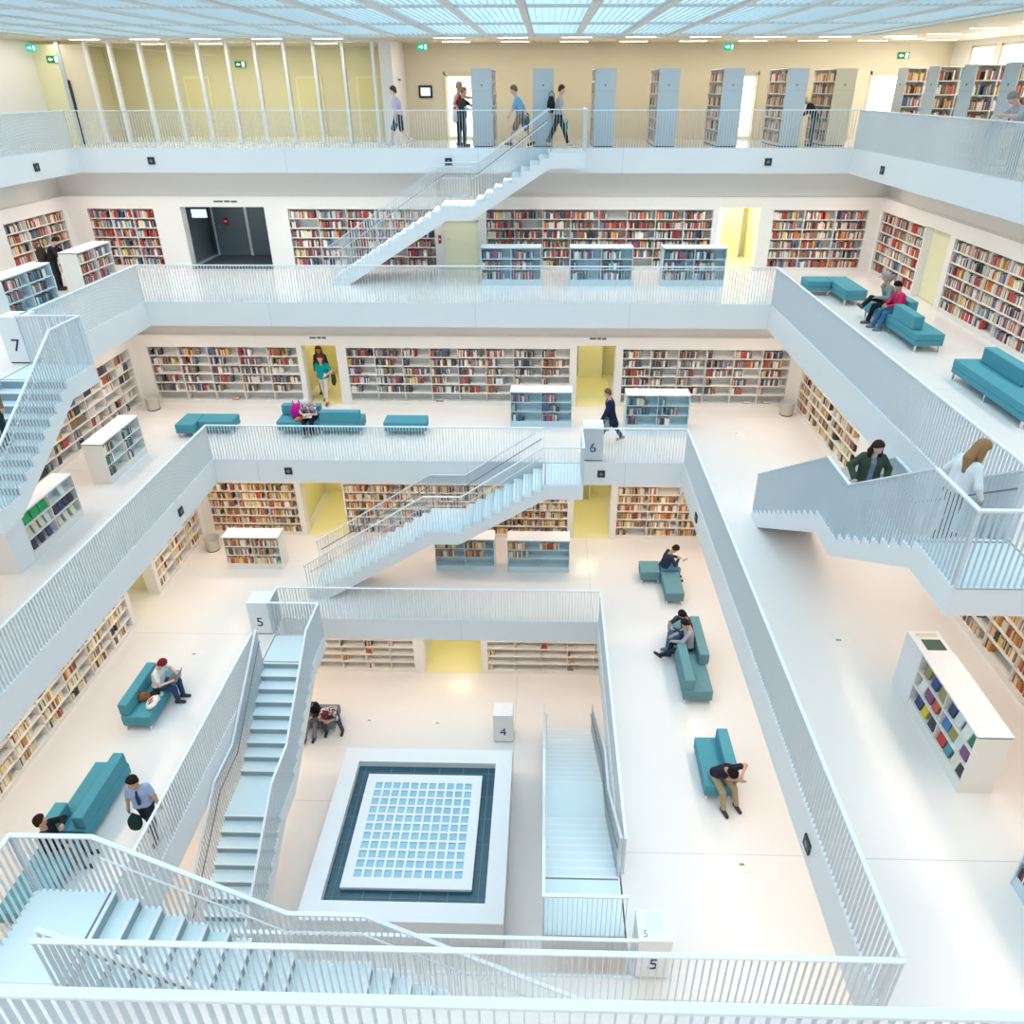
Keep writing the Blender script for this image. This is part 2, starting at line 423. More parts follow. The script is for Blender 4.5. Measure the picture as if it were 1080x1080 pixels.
# doors and door leaves
def door_leaf(n, m, axis, plane, a, b, z, top, handle=True, glass=None):
    d = MB()
    if axis == 'x': d.box(a+.03, b-.03, plane, plane+.05, z+.01, z+top-.03)
    else: d.box(plane, plane+.05, a+.03, b-.03, z+.01, z+top-.03)
    o = struct(d.build('door_%d' % n, m, None, .006))
    fr = MB()
    for s0, s1, z0, z1 in ((a, a+.05, z, z+top), (b-.05, b, z, z+top), (a, b, z+top-.05, z+top)):
        if axis == 'x': fr.box(s0, s1, plane-.06, plane+.08, z0, z1)
        else: fr.box(plane-.03, plane+.08, s0, s1, z0, z1)
    fr.build('door_frame', WHITE, o)
    if handle:
        h = MB()
        if axis == 'x': h.tube([(a+.12, plane-.05, z+1.05), (a+.26, plane-.05, z+1.05)], .012).tube([(a+.12, plane, z+1.05), (a+.12, plane-.055, z+1.05)], .012)
        else: h.tube([(plane-.05, a+.12, z+1.05), (plane-.05, a+.26, z+1.05)], .012).tube([(plane, a+.12, z+1.05), (plane-.055, a+.12, z+1.05)], .012)
        h.build('door_handle', CHROME, o, smooth=True)
    if glass:
        gx0, gx1, gz0, gz1 = glass
        box('door_glass', DAY, gx0, gx1, plane-.012, plane-.002, gz0, gz1, o)
    return o
door_leaf(1, mat('lit_pale_yellow', (.95, .93, .66), .5), 'x', WALLS[7][3]+.1, -3.56, -2.32, Z[7], 1.7)  # pale yellow lightened so the leaf's colour stands in for light on it
door_leaf(2, PALEY, 'y', WALLS[7][1]+.2, 20.5, 21.9, Z[7], 2.08)
door_leaf(3, PALEY, 'x', WALLS[7][3]+2.3, 5.8, 7.18, Z[7], 2.1, glass=(5.95, 6.45, -3.7, -2.05))
door_leaf(4, DOORG, 'x', WALLS[7][3]+2.3, -12.5, -11.2, Z[7], 2.1)
door_leaf(5, DOORG, 'x', WALLS[7][3]+2.3, -11.2, -9.62, Z[7], 2.1, handle=False)
door_leaf(6, mat('khaki_door', (.5, .46, .26), .5), 'x', WALLS[5][3]+2.6, 1.05, 1.7, Z[5], 2.05)
door_leaf(7, PALEY, 'x', WALLS[6][3]+2.7, 1.2, 2.1, Z[6], 2.05)

# ---------------------------------------------------------------- top floor walls, glazing, windows
X0, X1, Y0, Y1 = WALLS[8]
wall_holes('wall_back', TAN, 'x', Y1, 1, -5.2, X1+.3, 0, CEIL, [(-3.7, -2.6, 0, 2.15), (6.55, 7.4, 0, 2.15), (11.25, 12.35, 0, 2.15)])
for n, (a, b) in enumerate(((-3.7, -2.6), (6.55, 7.4), (11.25, 12.35))):
    o = box('door_%d' % (8+n), PALEY, a, b, Y1+.15, Y1+.2, 0, 2.15); struct(o)
    box('door_glass', DAY, a+.12, b-.1, Y1+.135, Y1+.148, .12, 2.05, o)
    MB().box(a, a+.06, Y1-.02, Y1+.14, 0, 2.2).box(b-.06, b, Y1-.02, Y1+.14, 0, 2.2).box(a, b, Y1-.02, Y1+.14, 2.1, 2.2).build('door_frame', BEIGEP, o)
struct(box('wall_left', WALL, X0-.3, X0, Y0, 26.1, 0, CEIL))
struct(box('wall_partition', WALL, -5.42, -5.04, 26.0, Y1+.3, 0, CEIL))
# room behind the glass partition
g = MB(); g.box(-20, -5.4, 30.4, 30.5, 0, CEIL); g.box(-17.1, -16.8, 26.15, 30.4, 0, CEIL)
struct(g.build('wall_glazed_room', mat('beige_yellow_paint', (.80, .76, .52), .6)))
for n, xx in enumerate((-13.9, -9.6, -7.3)):
    o = struct(box('door_%d' % (11+n), PALEY, xx, xx+1.0, 30.34, 30.4, 0, 2.1)); box('door_panel', mat('yellow_door', (.82, .78, .45), .5), xx+.08, xx+.92, 30.32, 30.34, .05, 2.02, o)
MULL = [-14.95, -14.17, -13.19, -12.23, -11.31, -10.36, -9.45, -8.5, -7.55, -6.61, -5.64]
gp = struct(box('window_1', WHITE, -15.0, -5.42, 26.06, 26.16, 0, .06))
for xx in MULL: box('window_mullion', WHITE, xx-.045, xx+.045, 26.02, 26.2, .06, CEIL, gp)
box('window_head', WHITE, -15.0, -5.42, 26.04, 26.18, CEIL-.05, CEIL, gp)
for a, b in zip(MULL[:-1], MULL[1:]):
    o = MB(); o.quad((a+.045, 26.11, .06), (b-.045, 26.11, .06), (b-.045, 26.11, CEIL-.05), (a+.045, 26.11, CEIL-.05)); o.build('window_glass', GLASS, gp)
yd = struct(box('door_14', PALEY, -16.75, -15.93, 26.1, 26.16, 0, 2.98))
box('door_leaf', TAN, -15.8, -15.02, 26.1, 26.16, 0, 2.98, yd); box('door_post', LOCKER, -15.93, -15.8, 26.06, 26.2, 0, CEIL, yd)
box('door_edge_seal', DARK, -15.78, -15.72, 26.05, 26.1, 0, 1.95, yd)
# right wall with a window band
wins = [(27.2 - 1.75*i - 1.45, 27.2 - 1.75*i, .6, 2.92) for i in range(6)]
wall_holes('wall_right', WALL, 'y', X1, 1, Y0, Y1, 0, CEIL, wins, .3)
for n, (a, b, c, d) in enumerate(wins):
    w = struct(MB().box(X1+.02, X1+.1, a, a+.07, c, d).box(X1+.02, X1+.1, b-.07, b, c, d).box(X1+.02, X1+.1, a, b, c, c+.07).box(X1+.02, X1+.1, a, b, d-.07, d).build('window_%d' % (n+2), BEIGEP))
    box('window_pane', DAY, X1+.12, X1+.14, a, b, c, d, w)
# ceiling: soffit ring + luminous panels over the void
vx0, vx1, vy0, vy1 = VOID[8]
m = MB(); 
m.box(-21, vx0, -6, 32, CEIL, CEIL+.3); m.box(vx1, 15, -6, 32, CEIL, CEIL+.3); m.box(vx0, vx1, vy1, 32, CEIL, CEIL+.3); m.box(vx0, vx1, -6, vy0, CEIL, CEIL+.3)
struct(m.build('ceiling', SOFFIT))
struct(box('ceiling', CEILE, vx0, vx1, vy0, vy1, CEIL+.07, CEIL+.12))
m = MB(); y = vx0
xx = vx0 + .07
while xx < vx1: m.box(xx-.006, xx+.006, vy0, vy1, CEIL+.03, CEIL+.06); xx += .14
struct(m.build('ceiling_louvre', FIN))
m = MB(); xx = -1.88 - 1.37*10
while xx < vx1:
    if xx > vx0: m.box(xx-.075, xx+.075, vy0, vy1, CEIL-.005, CEIL+.065)
    xx += 1.37
yy = vy1 - 4.3
while yy > vy0: m.box(vx0, vx1, yy-.03, yy+.03, CEIL+.01, CEIL+.065); yy -= 4.3
m.box(vx0, vx1, vy1-.08, vy1, CEIL-.02, CEIL+.14)
struct(m.build('ceiling_beam', BEAM))
# strip lights in the soffit
def strip(x, y, along, label):
    o = thing('ceiling_light', label, 'light', (x, y, CEIL), 0 if along == 'x' else pi/2, 'strip lights in the top floor soffit')
    box('housing', WHITE, -.48, .48, -.07, .07, -.012, 0, o); box('diffuser', LAMP, -.45, .45, -.05, .05, -.02, -.012, o)
LB1 = 'slim white strip light in the soffit row beside the luminous ceiling'; LB2 = 'slim white strip light in the soffit row above the bookcase ends'
for i in range(8): strip(-3.0 + 1.93*i, 24.85, 'x', LB1)
for i in range(8): strip(-3.05 + 1.95*i, 27.1, 'x', LB2)
for i in range(4): strip(11.3 + .0*i, 26.1 - 2.3*i, 'x', 'slim white strip light in the soffit on the window side, first row')
for i in range(4): strip(12.6, 26.6 - 2.4*i, 'x', 'slim white strip light in the soffit on the window side, row by the panes')
for i in range(5): strip(-14.4 + 1.9*i, 25.2, 'x', 'slim white strip light in the soffit above the glass partition')
for i in range(4): strip(-13.7 + 2.0*i, 28.0, 'x', 'slim white strip light inside the glazed yellow room')

# ---------------------------------------------------------------- railings
PITCH = .0875
def blade_run(m, p0, p1, zb, zt, axis):
    """flat bars set across the run, from zb to zt"""
    a, b = sorted((p0[0 if axis == 'x' else 1], p1[0 if axis == 'x' else 1]))
    q = p0[1 if axis == 'x' else 0]
    n = max(1, int(round((b-a)/PITCH)))
    for i in range(n+1):
        s = a + (b-a)*i/n
        if axis == 'x': m.box(s-.004, s+.004, q-.02, q+.02, zb, zt)
        else: m.box(q-.02, q+.02, s-.004, s+.004, zb, zt)
def railing(label, k, axis, q, a, b, ends=()):
    z = Z[k]
    r = thing('railing', label, 'railing', ((a+b)/2, q, z) if axis == 'x' else (q, (a+b)/2, z))
    L = (b-a)/2 - (.066 if axis == 'y' else 0)
    m = MB()
    if axis == 'x': blade_run(m, (-L, 0), (L, 0), -.02, 1.075, 'x')
    else: blade_run(m, (0, -L), (0, L), -.02, 1.075, 'y')
    m.build('slat_panel', SLAT, r)
    if axis == 'x': box('handrail', STEEL, -L-.03, L+.03, -.03, .03, 1.072, 1.1, r, .004); box('base_rail', STEEL, -L, L, -.02, .02, -.012, .008, r)
    else: box('handrail', STEEL, -.03, .03, -L-.03, L+.03, 1.072, 1.1, r, .004); box('base_rail', STEEL, -.02, .02, -L, L, -.012, .008, r)
    return r
O = .035
def V(k): x0, x1, y0, y1 = VOID[k]; return x0-O+.0, x1+O, y0-O, y1+O
x0, x1, y0, y1 = V(8)
railing('white slatted railing of top floor before the glass partition, up to the stair head', 8, 'x', y1, x0, .04)
railing('white slatted railing of top floor in front of the grey bookcase ends', 8, 'x', y1, 1.14, x1)
railing('white slatted railing of top floor on the painting side', 8, 'y', x0, 3.0, y1)
railing('white slatted railing of top floor on the window side', 8, 'y', x1, 3.0, y1)
x0, x1, y0, y1 = V(7)
railing('white slatted railing of floor seven in front of the low blue-grey cases', 7, 'x', y1, x0, x1)
railing('white slatted railing of floor seven beside the seven pillar, far stretch to the corner', 7, 'y', x0, 15.5, y1)
railing('white slatted railing of floor seven beyond the seven pillar, running to the camera', 7, 'y', x0, y0, 14.4)
railing('white slatted railing of floor seven beside the teal sofas, toward the women on the stair', 7, 'y', x1, 8.6, y1)
railing('short white slatted railing of floor seven past the blonde woman\'s landing', 7, 'y', x1, y0, 7.5)
railing('large white slatted railing across the very bottom of the view, floor seven', 7, 'x', y0, x0, x1)
x0, x1, y0, y1 = V(6)
railing('white slatted railing of floor six before the teal sofa, ending at the stair head', 6, 'x', y1, x0, -.04)
railing('short white slatted railing of floor six beside the six pillar, past the walker', 6, 'x', y1, 1.06, x1)
railing('long white slatted railing of floor six by the low white cases', 6, 'y', x0, y0, y1)
railing('long white slatted railing of floor six beside the men on the teal sofas', 6, 'y', x1, y0, y1)
railing('white slatted railing of floor six in front of the near staircase', 6, 'x', y0, -5.78, x1)
x0, x1, y0, y1 = V(5)
railing('white slatted railing of floor five across the far edge above the display shelves', 5, 'x', y1, x0, x1)
railing('short white slatted railing stub of floor five between the five pillar and far corner', 5, 'y', x0, 15.4, y1)
railing('white slatted railing of floor five beside the man in shirt and tie', 5, 'y', x0, y0, 14.3)
railing('white slatted railing of floor five beside the teal sofas and the narrow stair', 5, 'y', x1, 8.7, y1)
railing('white slatted railing of floor five on the near edge below the number four block', 5, 'x', y0, x0, x1)

# ---------------------------------------------------------------- stairs
RI = 4.0/23; TRD = .28
def stair(label, axis, s0, dr, a0, a1, ztop, edge_side):
    """edge_side: 0 when the gallery edge lies at a0, 1 when it lies at a1"""
    r = thing('staircase', label, 'stairs', (s0, (a0+a1)/2, ztop) if axis == 'x' else ((a0+a1)/2, s0, ztop))
    off = (a0+a1)/2; A0, A1 = a0-off, a1-off
    def P(s, z, a): return (dr*s, a, z) if axis == 'x' else (a, dr*s, z)
    top = [(0, 0), (1.1, 0)]; steps = []
    s, z = 1.1, 0.0
    for i in range(9):
        z -= RI; top.append((s, z))
        if i < 8: steps.append((s, s+TRD, z)); s += TRD; top.append((s, z))
    land = (s, s+1.1, z); s += 1.1; top.append((s, z))
    for i in range(14):
        z -= RI; top.append((s, z))
        if i < 13: steps.append((s, s+TRD, z)); s += TRD; top.append((s, z))
    end = s
    zl = land[2]
    prof = top + [(end-.55, -4.0), (4.26, zl-.42), (3.5, zl-.42), (1.03, -.45), (0, -.45)]
    prof = [(a, b-.012) for a, b in prof[:2]] + [(a, b-.012) if i < len(top)-2 else (a, b+.0) for i, (a, b) in enumerate(prof[2:])]
    b = MB(); b.prism(prof, P, A0, A1); b.build('stringer_body', WHITE, r)
    def slab(name, sa, sb, zz, m, th=.022, nose=.012):
        q = [P(sa, zz-th, A0+.035), P(sb+nose, zz, A1-.035)]
        lo = [min(q[0][i], q[1][i]) for i in range(3)]; hi = [max(q[0][i], q[1][i]) for i in range(3)]
        b_ = MB(); b_.box(lo[0], hi[0], lo[1], hi[1], lo[2], hi[2], 0)
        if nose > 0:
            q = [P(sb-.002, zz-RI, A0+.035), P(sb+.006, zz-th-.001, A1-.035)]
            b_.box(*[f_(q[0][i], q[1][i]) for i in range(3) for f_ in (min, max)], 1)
            q = [P(sb-.035, zz, A0+.035), P(sb+nose, zz+.0015, A1-.035)]  # paler edge strip paints in the highlight along the tread front
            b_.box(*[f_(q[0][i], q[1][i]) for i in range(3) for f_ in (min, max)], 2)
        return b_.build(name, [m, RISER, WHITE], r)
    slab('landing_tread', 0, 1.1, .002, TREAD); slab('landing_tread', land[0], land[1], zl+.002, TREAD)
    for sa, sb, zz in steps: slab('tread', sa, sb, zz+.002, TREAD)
    slab('nosing_strip', 1.03, 1.06, .006, DOORG, .008, 0)
    # balustrades
    RH = 1.15
    line = [(0, RH), (1.1, RH), (land[0]+.05, zl+RH), (land[1], zl+RH), (end+.05, -4.0+RH+.02)]
    def zr(s):
        for (s_a, z_a), (s_b, z_b) in zip(line[:-1], line[1:]):
            if s_a <= s <= s_b: return z_a + (z_b-z_a)*(s-s_a)/(s_b-s_a)
        return line[-1][1]
    def zs(s):
        if s < 1.1: return 0.0
        if land[0] <= s <= land[1]: return zl
        for sa, sb, zz in steps:
            if sa <= s < sb: return zz
        return -4.0
    for side, a in ((0, A0+.027), (1, A1-.027)):
        st = 1.1 if side == edge_side else 0.0
        bal = MB(); n = int(round((end-st)/PITCH))
        for i in range(n+1):
            s = st + (end-st)*i/n
            c = P(s, 0, a); z0_, z1_ = zs(min(s, end-.01)) - .015, zr(s) - .01
            if axis == 'x': bal.box(c[0]-.004, c[0]+.004, c[1]-.02, c[1]+.02, z0_, z1_)
            else: bal.box(c[0]-.02, c[0]+.02, c[1]-.004, c[1]+.004, z0_, z1_)
        bal.build('slat_panel', SLAT, r)
        h = MB(); pts = [(s, z) for s, z in line if s >= st - .01]
        for (sa, za), (sb, zb) in zip(pts[:-1], pts[1:]):
            h.prism([(sa, za-.014), (sb, zb-.014), (sb, zb+.014), (sa, za+.014)], lambda p, q, t: P(p, q, t), a-.028, a+.028)
        h.build('handrail', STEEL, r)
        g = MB(); aa = a + (.06 if side == 0 else -.06)
        g.tube([P(1.15, .82, aa), P(land[0]+.02, zl+.82, aa), P(land[1]-.05, zl+.82, aa), P(end-.1, -4+.92, aa)], .014, 8)
        g.build('grab_rail', DOORG if side == edge_side else STEEL, r, smooth=True)
    e = MB(); n = int(round((A1-A0)/PITCH))
    for i in range(n+1):
        a = A0+.02 + (A1-A0-.04)*i/n; c = P(.02, 0, a)
        if axis == 'x': e.box(c[0]-.02, c[0]+.02, a-.004, a+.004, -.015, RH-.01)
        else: e.box(a-.004, a+.004, c[1]-.02, c[1]+.02, -.015, RH-.01)
    e.build('end_slat_panel', SLAT, r)
    q0, q1 = P(-.01, RH-.014, A0), P(.05, RH+.014, A1)
    box('end_handrail', STEEL, min(q0[0],q1[0]), max(q0[0],q1[0]), min(q0[1],q1[1]), max(q0[1],q1[1]), RH-.016, RH+.016, r)
    return r
stair('white staircase from top floor down to floor seven along the far edge', 'x', 1.14, -1, 22.95, 24.42, 0.0, 1)
stair('white staircase with two women on it, floor seven to six', 'y', 7.5, 1, 5.26, 6.57, -4.0, 1)
stair('white staircase beside the seven pillar, going down to floor six', 'y', 15.5, -1, -11.99, -10.5, -4.0, 0)
stair('white staircase beside the six pillar, crossing the far bookcases to floor five', 'x', 1.06, -1, 17.0, 18.32, -8.0, 1)
stair('large near white staircase with broad landing, floor six to five', 'x', -6.88, 1, 4.67, 5.85, -8.0, 0)
stair('white staircase below the five pillar by the shirt-and-tie man, down to bottom floor', 'y', 15.4, -1, -7.51, -6.14, -12.0, 0)
stair('narrow white staircase beside the skylight box, rising from bottom floor to the near five pillar', 'y', 7.6, 1, .02, 1.53, -12.0, 1)

# ---------------------------------------------------------------- number pillars
def pillar(num, label, x0, x1, y0, y1, z, extra=False):
    p = thing('number_pillar', label, 'pillar', ((x0+x1)/2, (y0+y1)/2, z))
    w, d = (x1-x0)/2, (y1-y0)/2
    box('body', WHITE, -w, w, -d, d, .03, 1.1, p, .008); box('plinth', DARK, -w+.02, w-.02, -d+.02, d-.02, 0, .03, p)
    text_mesh('numeral', num, .42, NAVY, (0, -d-.002, .3), (pi/2, 0, 0), p)
    if extra:
        t = MB()
        for i in range(9): t.box(-.12, .16, .17-.035*i, .18-.035*i, 1.1, 1.102)
        t.build('printed_text', mat('pale_print', (.6, .78, .86), .6), p)
        text_mesh('small_numeral', num, .16, mat('blue_print', (.05, .3, .55), .6), (-.16, -.2, 1.101), (0, 0, 0), p, .002)
    else:
        MB().tube([(.05, .08, 1.1), (.05, .08, 1.108)], .02, 10).build('button', CHROME, p)
    return p
pillar('7', 'white pillar block with navy numeral seven at the stair head', -12.48, -11.9, 15.5, 16.02, -4.0)
pillar('6', 'white pillar block with navy numeral six beside the walking person', 1.09, 1.68, 18.45, 18.97, -8.0)
pillar('5', 'white pillar block with navy numeral five at the head of the stair beside display shelves', -8.18, -7.6, 15.42, 15.95, -12.0)
pillar('5', 'near white pillar block with five on front and small five on its printed top', 1.63, 2.2, 6.93, 7.46, -12.0, True)
pillar('4', 'white block with navy numeral four on the bottom floor above the skylight', -1.47, -.89, 15.3, 15.82, -16.0)

# ---------------------------------------------------------------- skylight box
sk = thing('skylight_box', 'large square white skylight box with dark trough and gridded white lid, bottom floor', 'skylight', (-3.2, 11.87, -16.0))
S1, S2 = 2.36, 1.91
fr = MB()
for a in ((-S1, S1, S2, S1), (-S1, S1, -S1, -S2), (-S1, -S2, -S2, S2), (S2, S1, -S2, S2)): fr.box(a[0], a[1], a[2], a[3], .02, .92)
fr.build('frame', WHITE, sk)
box('basin', SLATE, -S2, S2, -S2, S2, .5, .72, sk)
dv = MB()
for s in (-1.0, -.35, .35, 1.0, 1.72, -1.72):
    dv.box(s-.008, s+.008, -S2, S2, .72, .724); dv.box(-S2, S2, s-.008, s+.008, .72, .724)
dv.build('basin_joint', mat('slate_joint', (.1, .2, .24), .5), sk)
S3 = 1.565; N = 11; g0 = 1.335; cell = 2*g0/N; hole = cell*.76
lid = MB(); xs = [-S3]
for i in range(N): c = -g0 + cell*(i+.5); xs += [c-hole/2, c+hole/2]
xs.append(S3)
for i in range(0, len(xs)-1):
    if i % 2 == 0: lid.box(xs[i], xs[i+1], -S3, S3, .79, .85)
    else:
        for j in range(0, len(xs)-1, 2): lid.box(xs[i], xs[i+1], xs[j], xs[j+1], .79, .85)
lid.build('lid', WHITE, sk)
box('lid_rim', mat('lid_rim', (.62, .66, .74), .5), -S3+.02, S3-.02, -S3+.02, S3-.02, .721, .75, sk)
box('glass_panel', GLASSB, -S3+.1, S3-.1, -S3+.1, S3-.1, .75, .815, sk)

# ---------------------------------------------------------------- sofas and benches
def sofa(name, label, z, seats, backs, m=TEAL, legs=True, cat='sofa'):
    """seats/backs: world rectangles (x0, x1, y0, y1)"""
    cx = sum((s[0]+s[1])/2 for s in seats)/len(seats); cy = sum((s[2]+s[3])/2 for s in seats)/len(seats)
    r = thing(name, label, cat, (cx, cy, z))
    for s in seats:
        x0, x1, y0, y1 = s[0]-cx, s[1]-cx, s[2]-cy, s[3]-cy
        box('seat_cushion', m, x0, x1, y0, y1, .29, .46, r, .02)
        box('seat_base', m, x0+.005, x1-.005, y0+.005, y1-.005, .16, .288, r, .008)
        pts = [(x0+.05, y0+.05), (x1-.05, y0+.05), (x0+.05, y1-.05), (x1-.05, y1-.05)]
        if max(x1-x0, y1-y0) > 2.2:
            if x1-x0 > y1-y0: pts += [((x0+x1)/2, y0+.05), ((x0+x1)/2, y1-.05)]
            else: pts += [(x0+.05, (y0+y1)/2), (x1-.05, (y0+y1)/2)]
        for px, py in pts: box('leg', CHROME, px-.02, px+.02, py-.02, py+.02, 0, .165, r)
    for s in backs:
        box('backrest', m, s[0]-cx, s[1]-cx, s[2]-cy, s[3]-cy, .462, .8, r, .025)
    return r
sofa('bench', 'empty angled teal bench in the far corner of floor seven', -4, [(7.95, 8.66, 21.82, 22.48), (8.68, 9.33, 20.75, 22.48)], [], cat='bench')
sofa('sofa', 'teal sofa with two seated youths on floor seven', -4, [(8.86, 9.54, 16.65, 18.2), (8.86, 9.54, 18.22, 19.75)], [(8.87, 9.12, 16.95, 18.1), (9.32, 9.56, 18.25, 19.5)])
sofa('sofa', 'long empty teal sofa with one back block on floor seven by the frame edge', -4, [(8.88, 9.58, 12.3, 14.95)], [(9.33, 9.6, 13.3, 14.75)])
sofa('bench', 'empty angled teal bench on floor six under the half-empty bookcase', -8, [(-10.82, -9.74, 19.98, 20.6), (-11.42, -10.84, 19.72, 20.6)], [], cat='bench')
sofa('sofa', 'teal sofa on floor six with a white-haired sitter and a magenta rucksack', -8, [(-8.36, -7.05, 20.0, 20.7), (-7.03, -5.72, 20.0, 20.7)], [(-8.32, -7.1, 20.5, 20.74), (-6.98, -5.74, 20.0, 20.24)])
sofa('bench', 'single teal bench block on floor six beside the low blue-grey case', -8, [(-5.02, -3.7, 20.0, 20.6)], [], cat='bench')
sofa('sofa', 'small teal sofa under the red-haired woman with bags, floor five', -12, [(-9.98, -9.3, 12.0, 13.55)], [(-10.0, -9.76, 12.04, 13.45)])
sofa('sofa', 'long teal sofa beside the railing with a man in black at its end', -12, [(-9.86, -9.12, 9.1, 10.75), (-9.86, -9.12, 7.5, 9.08)], [(-9.36, -9.12, 9.15, 10.72), (-9.88, -9.62, 8.95, 9.5)])
sofa('bench', 'angled grey-teal bench with a man reading at its corner, floor five', -12, [(2.98, 3.58, 17.9, 18.5), (3.6, 4.14, 16.9, 18.5)], [], TEALD, cat='bench')
sofa('sofa', 'teal sofa with two men leaning together over a phone', -12, [(3.48, 4.2, 13.08, 14.4), (3.48, 4.2, 14.42, 15.7)], [(3.48, 3.73, 13.1, 14.4), (4.0, 4.26, 14.0, 15.5)], TEALD)
sofa('sofa', 'short teal sofa under the man in khaki trousers', -12, [(3.48, 4.15, 10.4, 11.7)], [(3.93, 4.18, 10.48, 11.66)])
sofa('bench', 'dark grey bench on the bottom floor with two hunched people', -16, [(-7.9, -6.35, 15.55, 16.25)], [], GREYUP, cat='bench')

# ---------------------------------------------------------------- free-standing low bookcases
def low(label, face, x0, x1, y0, y1, k, pal, fill, case, cols=2, boards=None, back=None, **kw):
    z = Z[k]
    if face == '-y': M = place(face, x0, y0, z); w, d = x1-x0, y1-y0
    elif face == '-x': M = place(face, x0, y1, z); w, d = y1-y0, x1-x0
    else: M = place(face, x1, y0, z); w, d = y1-y0, x1-x0
    r = bookcase('low_bookcase', label, M, w, 1.2, d, 3, cols, z0=.2, pal=pal, fill=fill, case=case, boards=boards, backm=back, double=True, **kw)
    box('top_board', WHITE, -.006, w+.006, -.006, d+.006, 1.2, 1.216, r)
    return r
low('low blue-grey bookcase nearest the yellow door beneath the upper stair', '-y', -2.09, -.17, 22.95, 23.5, 7, 'cool', (.6, .95), 'low case by the upper stair', boards=BLUESH, back=BLUEBK)
low('middle low blue-grey bookcase of the three on floor seven', '-y', .74, 2.74, 22.95, 23.5, 7, 'cool', (.6, .95), 'middle low case of three', boards=BLUESH, back=BLUEBK)
low('low blue-grey bookcase nearest the bright open doorway on floor seven', '-y', 3.68, 5.68, 22.95, 23.5, 7, 'cool', (.6, .95), 'low case by the bright doorway', boards=BLUESH, back=BLUEBK)
low('low white bookcase beside the person in black, floor seven', '+x', -14.98, -14.4, 21.9, 23.75, 7, 'mixed', (.7, .95), 'low case beside the person in black', back=BLUEBK)
low('low blue-grey bookcase cut by the frame edge above the seven pillar', '+x', -14.98, -14.4, 18.5, 20.6, 7, 'cool', (.6, .9), 'low case above the seven pillar', boards=BLUESH, back=BLUEBK)
low('low blue-grey bookcase behind the stair head on floor six', '-y', -1.1, .84, 20.75, 21.28, 6, 'cool', (.3, .75), 'low case behind the stair head', boards=BLUESH, back=BLUEBK)
low('low blue-grey bookcase on floor six past the walking person', '-y', 2.52, 4.5, 20.55, 21.1, 6, 'cool', (.2, .8), 'low case past the walker', boards=BLUESH, back=BLUEBK)
low('low white bookcase near the angled bench on floor six', '+x', -12.42, -11.87, 16.85, 18.75, 6, 'show', (.3, .7), 'low white case near the bench', back=BLUEBK)
lb = low('low white bookcase with bright green binders and a closed cabinet end, floor six', '+x', -12.2, -11.72, 13.32, 15.25, 6, 'show', (0, 0), 'low white case with green binders', back=BLUEBK, cells=lambda r, c: 0)
box('cabinet', WHITE, -.54, -.004, 0, .48, 0, 1.2, lb, .004); box('cabinet_slot', mat('plum_screen', (.08, .04, .06), .3), -.5, -.2, .12, .42, 1.201, 1.204, lb); box('cabinet_tray', BEIGEP, -.54, -.5, .1, .4, 1.05, 1.17, lb)
rb = low('long low white bookcase with display books and two slots in its top, floor six', '-x', 6.4, 6.93, 7.6, 9.35, 6, 'show', (0, 0), 'display case on floor six', back=BLUEBK, cells=lambda r, c: 0)
box('cabinet', WHITE, -.56, -.004, 0, .53, 0, 1.2, rb, .004); box('screen_slot', mat('green_screen', (.06, .13, .09), .3), -.34, -.08, .13, .46, 1.202, 1.206, rb); box('paper_slot', BEIGEP, -.5, -.42, .1, .46, 1.202, 1.206, rb)
low('low blue-grey bookcase just entering at the frame edge, floor six', '-x', 6.42, 6.95, 4.2, 6.2, 6, 'show', (.3, .6), 'case at the frame edge', boards=BLUESH, back=BLUEBK)
low('low blue-grey bookcase under the stair on floor five, closer to the stair foot', '-y', -3.42, -1.55, 18.46, 18.98, 5, 'warm', (.6, .9), 'low case under the stair', boards=BLUESH, back=BLUEBK, cells=lambda r, c: (.75 if r == 0 else .65 if r == 1 else 0))
low('low blue-grey bookcase on floor five beside the yellow doorway', '-y', -1.14, .8, 18.43, 18.95, 5, 'warm', (.5, .8), 'low case beside the yellow doorway', boards=BLUESH, back=BLUEBK, cells=lambda r, c: ((.6, .7)[c] if r == 0 else (.7, .0)[c] if r == 1 else 0))
low('small low white bookcase beside the round bin on floor five', '-y', -10.06, -8.3, 18.43, 18.95, 5, 'warm', (.6, .95), 'small white case beside the bin', back=BLUEBK)

# display volumes standing face-out in the two near cases
def face_out(M, u, z, w, h, col, cn, where, d=.05):
    BOOKS.append(dict(M=M @ Matrix.Translation((u, d, z)) @ Matrix.Rotation(radians(-12), 4, 'X'), w=w, h=h, d=.03, col=col, cn=cn, where=where, flat=False, face=True))
C = {n: c for c, n, _ in PAL['show']}; C.update({'orange': (.62, .12, .05), 'blue': (.08, .22, .5), 'pale': (.72, .78, .8), 'bright green': (.03, .4, .12), 'beige': (.7, .66, .5), 'dark blue': (.04, .08, .25), 'cream': (.8, .74, .58)})
rows_z = [.2 + .325*2 + .014, .2 + .325 + .014, .2 + .002]
M = place('-x', 6.4, 9.35, -8)
DISP = [[(.12, 'olive'), (.38, 'dark blue'), (.64, 'olive'), (.98, 'navy'), (1.18, 'pale'), (1.42, 'white'), (1.6, 'green')],
        [(.1, 'white'), (.33, 'plum'), (.58, 'orange'), (.95, 'blue'), (1.15, 'olive'), (1.35, 'pale'), (1.54, 'plum')],
        [(.12, 'navy'), (.36, 'yellow'), (.62, 'black'), (.95, 'red'), (1.18, 'teal'), (1.4, 'cream'), (1.58, 'black')]]
